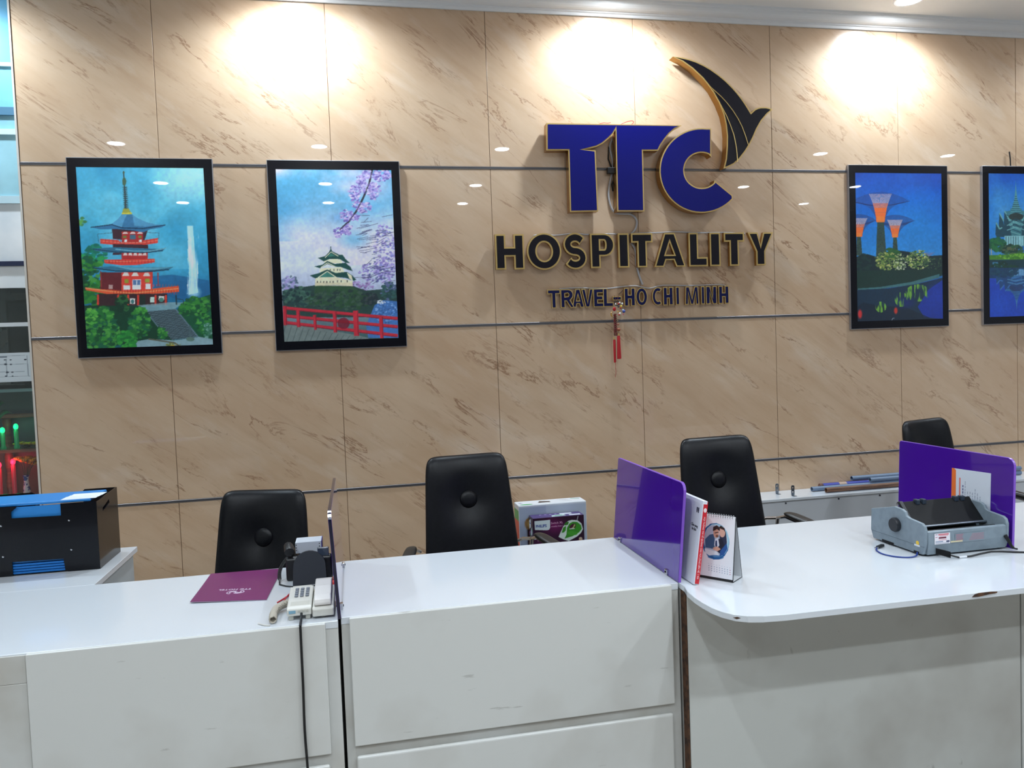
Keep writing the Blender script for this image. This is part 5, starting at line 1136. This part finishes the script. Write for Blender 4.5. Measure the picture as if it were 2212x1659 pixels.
stk.build('asset_sticker', M['paper_print'], pr, (3.330, RY, TZ+.094), (1, 0, 0), (0, 0, -1), .072, .044)
faint = Paint(60, 20, [(0, 0), (60, 0), (60, 20), (0, 20)], 2); faint.a[:] = (124, 138, 148); faint.a[...] += (faint.fbm(4)[..., None]-.5)*6
for r in range(6): faint.rect(2+r % 2, 2+r*3, 17-r % 3, 3.6+r*3, (168, 92, 108), .75)
for r in range(5): faint.rect(34-r*1.5, 3+r*3, 58-r % 2, 4.6+r*3, (172, 104, 116), .6)
faint.build('red_stamp', M['paper_print'], pr, (3.425, RY, TZ+.086), (1, 0, 0), (0, 0, -1), .14, .036)
box('tape_label', mat('yellowed_tape', (206, 196, 160), .5), 3.405, 3.46, RY-.0004, RY+.003, TZ+.052, TZ+.058, pr)
MB().lathe([(.009, -.0006), (.009, .001)], (PX0, -2.262, TZ+.050), 16, 'x').build('round_sticker', mat('yellow_sticker', (226, 186, 60), .4), pr)
box('sticker_strip', mat('white_sticker', (214, 218, 222), .4), PX0-.0008, PX0+.001, -2.275, -2.244, TZ+.036, TZ+.043, pr)

# ------------------------------------------------------------------ cords at the printer
pc = thing('power_cord', 'black power cord plugged into the back of the grey printer', 'cord', (3.4, -2.35, TZ))
MB().prism([[(-.001, -.019), (.030, -.019), (.038, -.010), (.062, -.007), (.062, .007), (.038, .010), (.030, .019), (-.001, .019)]], -.0125, .0125, lambda u, v, w: (3.322+u*.62+.012, -2.309-u*.55, TZ+.022+v-u*.12 if False else TZ+.024+w-u*.16)).build('plug', M['black_plastic'], pc, bevel=.002)
cp_ = [(3.371, -2.343, TZ+.013), (3.40, -2.355, TZ+.0045), (3.46, -2.352, TZ+.004), (3.52, -2.335, TZ+.004), (3.58, -2.322, TZ+.004), (3.62, -2.334, TZ+.004), (3.66, -2.36, TZ+.0045), (3.78, -2.42, TZ+.0045)]
MB().tube(cp_, .0036, 7).build('cable', M['cable_black'], pc, smooth=True)
MB().tube([cp_[1], Vector(cp_[1]).lerp(Vector(cp_[2]), .6)], .0041, 8).build('cable_tag', mat('white_tag', (216, 220, 226), .5), pc)
cable('usb_cable', 'blue looped cable with a black plug beside the printer', [(3.284, -2.265, TZ+.012), (3.262, -2.285, TZ+.005), (3.225, -2.288, TZ+.003), (3.185, -2.262, TZ+.003), (3.165, -2.21, TZ+.003), (3.178, -2.155, TZ+.004), (3.205, -2.125, TZ+.005)], .0031, M['cable_blue'], 'cable', 8, 4)
plg = thing('usb_plug', 'black plug at the end of the blue cable beside the printer', 'plug', (3.23, -2.11, TZ))
MB().box(-.024, .024, -.008, .008, 0, .010).xform(Matrix.Translation((3.228, -2.113, TZ+.0008)) @ Matrix.Rotation(math.radians(28), 4, 'Z')).build('grip', M['black_plastic'], plg, bevel=.003)
MB().box(-.008, .008, -.006, .006, 0, .0046).xform(Matrix.Translation((3.198, -2.129, TZ+.003)) @ Matrix.Rotation(math.radians(28), 4, 'Z')).build('contact', M['chrome'], plg, bevel=.0005)
cable('thin_cable', 'thin dark cable leaning at the right rear corner of the printer', [(3.66, -2.309, TZ+.062), (3.668, -2.317, TZ+.040), (3.678, -2.324, TZ+.016), (3.684, -2.334, TZ+.0095), (3.688, -2.341, TZ+.0095)], [.007]*4+[.006]*4+[.0035]*5, M['cable_black'])

# ------------------------------------------------------------------ glazed corner left of the wall
def nz(y): return at(30, y, Y=.10).z
frost = lambda n, c: noisy(mat(n, c, .3, coat=.5), tuple(min(255, int(v*1.18)) for v in c), 3., .4, .7)
sp = thing('window_1', 'glazed partition with pale blue panes left of the marble wall', None, (-2, .1, 0)); sp['kind'] = 'structure'
XL, XR = -3.3, -.768
bar_w = mat('pale_blue_frame', (196, 222, 230), .3); bar_d = mat('navy_frame', (40, 48, 78), .4); bar_s = mat('white_frame', (226, 230, 232), .35)
for (ya, yb, c, nm) in ((-30, 137, (96, 164, 198), 'blue_pane'), (145, 233, (112, 172, 190), 'blue_pane'), (250, 280, (126, 172, 186), 'blue_pane'), (292, 424, (146, 188, 198), 'blue_pane'), (440, 564, (226, 232, 236), 'white_pane'), (575, 622, (238, 242, 244), 'white_pane')):
    box('pane', frost('%s_%d' % (nm, c[0]), c), XL, XR, .10, .108, nz(yb), min(nz(ya), CEIL-.002), sp)
for (ya, yb, m) in ((137, 145, bar_w), (233, 250, mat('blue_grey_frame', (70, 112, 138), .4)), (280, 292, bar_w), (424, 440, bar_w), (565, 574.5, bar_d), (697, 705.5, bar_s)):
    box('frame_bar', m, XL, XR, .085, .125, nz(yb), nz(ya), sp)
box('frame_post', bar_s, -2.05, -2.0, .08, .13, FL, CEIL, sp)
# thin clear pane below
gl = bpy.data.materials.new('clear_glass'); gl.use_nodes = True; nt = gl.node_tree; nt.nodes.clear()
o_ = nt.nodes.new('ShaderNodeOutputMaterial'); mx = nt.nodes.new('ShaderNodeMixShader'); fr_ = nt.nodes.new('ShaderNodeFresnel'); tr = nt.nodes.new('ShaderNodeBsdfTransparent'); gs = nt.nodes.new('ShaderNodeBsdfGlossy')
gs.inputs['Roughness'].default_value = .02; tr.inputs[0].default_value = (.9, .96, .95, 1); fr_.inputs[0].default_value = 1.45
nt.links.new(fr_.outputs[0], mx.inputs[0]); nt.links.new(tr.outputs[0], mx.inputs[1]); nt.links.new(gs.outputs[0], mx.inputs[2]); nt.links.new(mx.outputs[0], o_.inputs[0])
box('pane', gl, XL, XR, .10, .106, nz(1300), nz(705.5), sp)
box('pane', gl, XL, XR, .10, .106, nz(697), nz(623), sp)
# stone-clad block behind the glass
stone = noisy(noisy(mat('black_stone', (30, 36, 40), .2, coat=.5), (54, 62, 66), 4.), (150, 156, 158), 9., .66, .69, (1, 1, .4))
sb = thing('stone_block', 'black veined stone block with a recess behind the partition glass', 'stone block', (-1.6, .5, 0))
z_a = at(0, 604, Y=.30).z; z_b = at(60, 613, Y=.30).z
xa, xb_ = at(0, 604, Y=.30).x, at(60, 613, Y=.30).x
sl = (z_b-z_a)/(xb_-xa)
MB().prism([[(-3.2, 1.54), (-.70, 1.54), (-.70, z_b+sl*(-.70-xb_)), (-3.2, z_a-.05*0)]], .30, .34, lambda u, v, w: (u, w, v)).build('slab', stone, sb)
box('recess_frame', mat('dark_recess', (20, 23, 26), .4), at(12, 650, Y=.29).x, -.72, .288, .299, 1.545, at(30, 648, Y=.29).z, sb)
box('recess_panel', mat('dark_grey_panel', (40, 44, 46), .4), at(17, 650, Y=.285).x, at(57, 660, Y=.285).x, .284, .2875, 1.546, at(30, 655, Y=.285).z, sb)
box('lower_body', mat('dark_cabinet', (34, 36, 42), .4), -3.2, -.70, .36, .60, FL, 1.539, sb)
struct(box('wall_niche', M['room_wall'], -3.3, .6, 1.2, 1.3, FL, CEIL))
# plan sheet taped to the pane
pl = thing('plan_sheet', 'white floor plan sheet taped to the partition glass', 'paper', (-1.05, .097, 1.57))
p = Paint(150, 62, [(-110, 1130), (372, 1105), (388, 1440), (-110, 1470)], 8); p.a[:] = (212, 220, 224)
for a in ([(-100, 1175), (330, 1140)], [(-100, 1250), (340, 1238)], [(20, 1335), (330, 1325)], [(-100, 1395), (360, 1380)], [(80, 1150), (80, 1205), (190, 1210)], [(225, 1180), (230, 1380)], [(340, 1140), (352, 1380)], [(-20, 1250), (-20, 1390)], [(150, 1335), (155, 1385)]): p.line(a, 4, (130, 142, 150))
for x, y, r in ((222, 1240, 9), (252, 1242, 7), (145, 1336, 7), (232, 1333, 9), (260, 1332, 7), (225, 1378, 7), (332, 1188, 8), (218, 1190, 6), (250, 1190, 6), (262, 1378, 5), (75, 1332, 6)): p.ell(x, y, r, r, (50, 58, 70))
p.rect(-80, 1120, 185, 1130, (84, 92, 100)); p.rect(120, 1150, 230, 1166, (120, 130, 140))
q0 = at(70, 761, Y=.097)
p.build('print', M['paper_print'], pl, (q0.x-.46, .0970, q0.z), (1, 0, 0), (0, 0, -1), .46, .170)
box('sheet', mat('plan_paper', (214, 220, 222), .6), q0.x-.461, q0.x+.001, .0975, .0985, q0.z-.171, q0.z+.001, pl)
# altar shelves with lamps, flowers and vase
wd = noisy(mat('red_brown_wood', (158, 82, 50), .35, coat=.4), (110, 52, 36), 5., .4, .65, (1, 1, 9))
al = thing('altar_shelf', 'red-brown wooden altar shelf behind the partition glass', 'shelf', (-1.2, .25, 0))
for z in (1.512, 1.150, .845): box('shelf_board', wd if z < 1.5 else mat('glass_edge', (150, 176, 176), .2), -1.9, -.775, .13, .34, z-.012, z+.006, al)
box('shelf_back', mat('grey_back', (84, 88, 98), .4), -1.9, -.775, .341, .347, 1.157, 1.499, al); box('shelf_back', mat('dark_red_back', (110, 50, 40), .4), -1.9, -.775, .341, .347, .852, 1.137, al)
box('shelf_rail', wd, -1.9, -.775, .30, .335, 1.335, 1.36, al, .004)
for x in (-1.9, -.790): box('shelf_post', wd, x, x+.014, .135, .338, FL, 1.5, al)
for x in (-1.22, -1.03): MB().lathe([(.028, 0), (.02, .02), (.024, .06), (.018, .10), (.026, .16), (.02, .175)], (x, .30, 1.157), 14).build('turned_post', wd, al, smooth=True); MB().lathe([(.028, 0), (.02, .02), (.026, .08), (.018, .14), (.026, .22), (.022, .28)], (x+.0, .30, .852), 14).build('turned_post', wd, al, smooth=True)
def led(x, y, z, c, lb, h=.12):
    t = thing('electric_candle', lb, 'lamp', (x, y, z), 'glowing candle lamps on the altar')
    g = mat('lamp_glow_%d_%d_%d' % c, c, .3, emit=c, estr=1.2)
    MB().lathe([(.016, 0), (.017, .01), (.012, .02), (.013, h), (.008, h+.008)], (x, y, z), 12).build('stem', mat('tinted_stem_%d_%d' % c[:2], tuple(int(v*.55) for v in c), .2, emit=c, estr=.06), t, smooth=True)
    MB().ball((x, y, z+h+.022), (.014, .014, .020), 12, 8).build('bulb', g, t, smooth='all')
    ld = bpy.data.lights.new('candle_light', 'POINT'); ld.energy = .12 if c[0] < 100 else .4; ld.color = lin(c); ld.shadow_soft_size = .02
    lo = bpy.data.objects.new('lamp', ld); COL.objects.link(lo); lo.parent = t; lo.location = (0, -.03, h+.022)
q = at(34, 922, Y=.20); led(q.x, .20, 1.1565, (30, 220, 140), 'glowing green candle lamp on the upper altar shelf, right one', q.z-1.178-.0)
q = at(5, 930, Y=.20); led(q.x, .20, 1.1565, (30, 220, 140), 'glowing green candle lamp on the upper altar shelf, left one', q.z-1.178)
q = at(28, 998, Y=.20); led(q.x, .20, .8515, (255, 50, 90), 'glowing pink-red candle lamp on the lower altar shelf, right one', q.z-.873)
q = at(0, 1005, Y=.20); led(q.x-.006, .20, .8515, (255, 50, 90), 'glowing pink-red candle lamp on the lower altar shelf, left one', q.z-.873)
yel = noisy(mat('yellow_petals', (226, 186, 30), .6), (170, 120, 20), 60.); grn = mat('dark_green_stem', (30, 60, 34), .6)
def flowers(name, lb, x, y, z, hv, vm, heads, rv):
    t = thing(name, lb, 'vase', (x, y, z), 'vases of yellow flowers')
    MB().lathe([(rv*.75, 0), (rv*.95, hv*.1), (rv*1.05, hv*.3), (rv*.8, hv*.55), (rv*.66, hv*.75), (rv*.8, hv*.93), (rv*.98, hv), (rv*.8, hv), (rv*.55, hv*.8)], (x, y, z), 22).build('vase', vm, t, smooth=True)
    for hx, hy, hz, r in heads:
        MB().tube([(x, y, z+hv*.6), ((x+hx)/2, (y+hy)/2, (z+hv+hz)/2), (hx, hy, hz-.3*r)], .002, 5).build('stem', grn, t)
        h = MB().ball((hx, hy, hz), (r, r, r*.55), 12, 6)
        for k in range(12):
            a = k*.5236; h.ball((hx+r*.8*math.cos(a), hy+r*.8*math.sin(a), hz+.1*r), (r*.35, r*.35, r*.3), 6, 4)
        h.build('flower_head', yel, t, smooth='all')
porc = noisy(mat('blue_white_porcelain', (214, 222, 232), .15, coat=.8), (34, 64, 150), 42., .5, .56)
v = at(58, 1055, Y=.20)
hd = [(at(px, py, Y=.20+.01*k).x, .20+.01*k, at(px, py, Y=.20+.01*k).z, .024) for k, (px, py) in enumerate(((40, 990), (50, 994), (60, 988), (70, 993), (78, 990), (64, 998), (74, 1000)))]
flowers('flower_vase', 'blue and white porcelain vase of yellow flowers on the lower altar shelf', v.x, .20, .8515, at(58, 1026, Y=.2).z-.8515, porc, hd, .020)
hd = [(at(px, py, Y=.22).x, .22, at(px, py, Y=.22).z, .019) for px, py in ((36, 962), (46, 957), (56, 960), (66, 966), (76, 964))]
v = at(58, 965, Y=.22)
tz_ = 1.1565
flowers('flower_vase', 'low dark bowl of yellow flowers on the upper altar shelf', v.x, .22, tz_, .02, mat('dark_bowl', (50, 30, 26), .3), [(a, b, max(c, tz_+.024), d) for a, b, c, d in hd], .024)
pn = thing('potted_plant', 'dark leafy plant behind the partition glass', 'plant', (-1.12, .22, 1.157))
MB().lathe([(.03, 0), (.042, .06), (.038, .062)], (-1.10, .24, 1.1565), 16).build('pot', mat('dark_pot', (50, 34, 30), .4), pn, smooth=True)
lf = mat('dark_leaf', (26, 60, 44), .5)
for k, (ex, ez, w) in enumerate(((-.96, 1.40, .018), (-.99, 1.46, .02), (-1.05, 1.47, .02), (-1.16, 1.46, .02), (-1.02, 1.30, .014), (-1.2, 1.38, .02))):
    a = Vector((-1.10, .23, 1.21)); b = Vector(((ex-1.10)/2, .21, ez+.03)); c = Vector((ex, .20, ez-.03)); L_ = []; R_ = []
    for i in range(9):
        t = i/8; q = a*(1-t)**2+b*2*t*(1-t)+c*t*t; ww = w*math.sin(math.pi*min(1, t*1.02+.02))**.8
        L_.append(q+Vector((0, -.004, ww))); R_.append(q-Vector((0, -.004, ww)))
    mb = MB(); mb.add(L_+R_, [(i, i+1, 9+i+1, 9+i) for i in range(8)]); o = mb.build('leaf', lf, pn, smooth=True)
    sm_ = o.modifiers.new('thick', 'SOLIDIFY'); sm_.thickness = .0015
downlight(-1.6, .72, 30, 'added unseen downlight brightening the space behind the glass partition', 'downlights of the room ceiling', 150, .8)  # unseen lamp added to light the space behind the partition
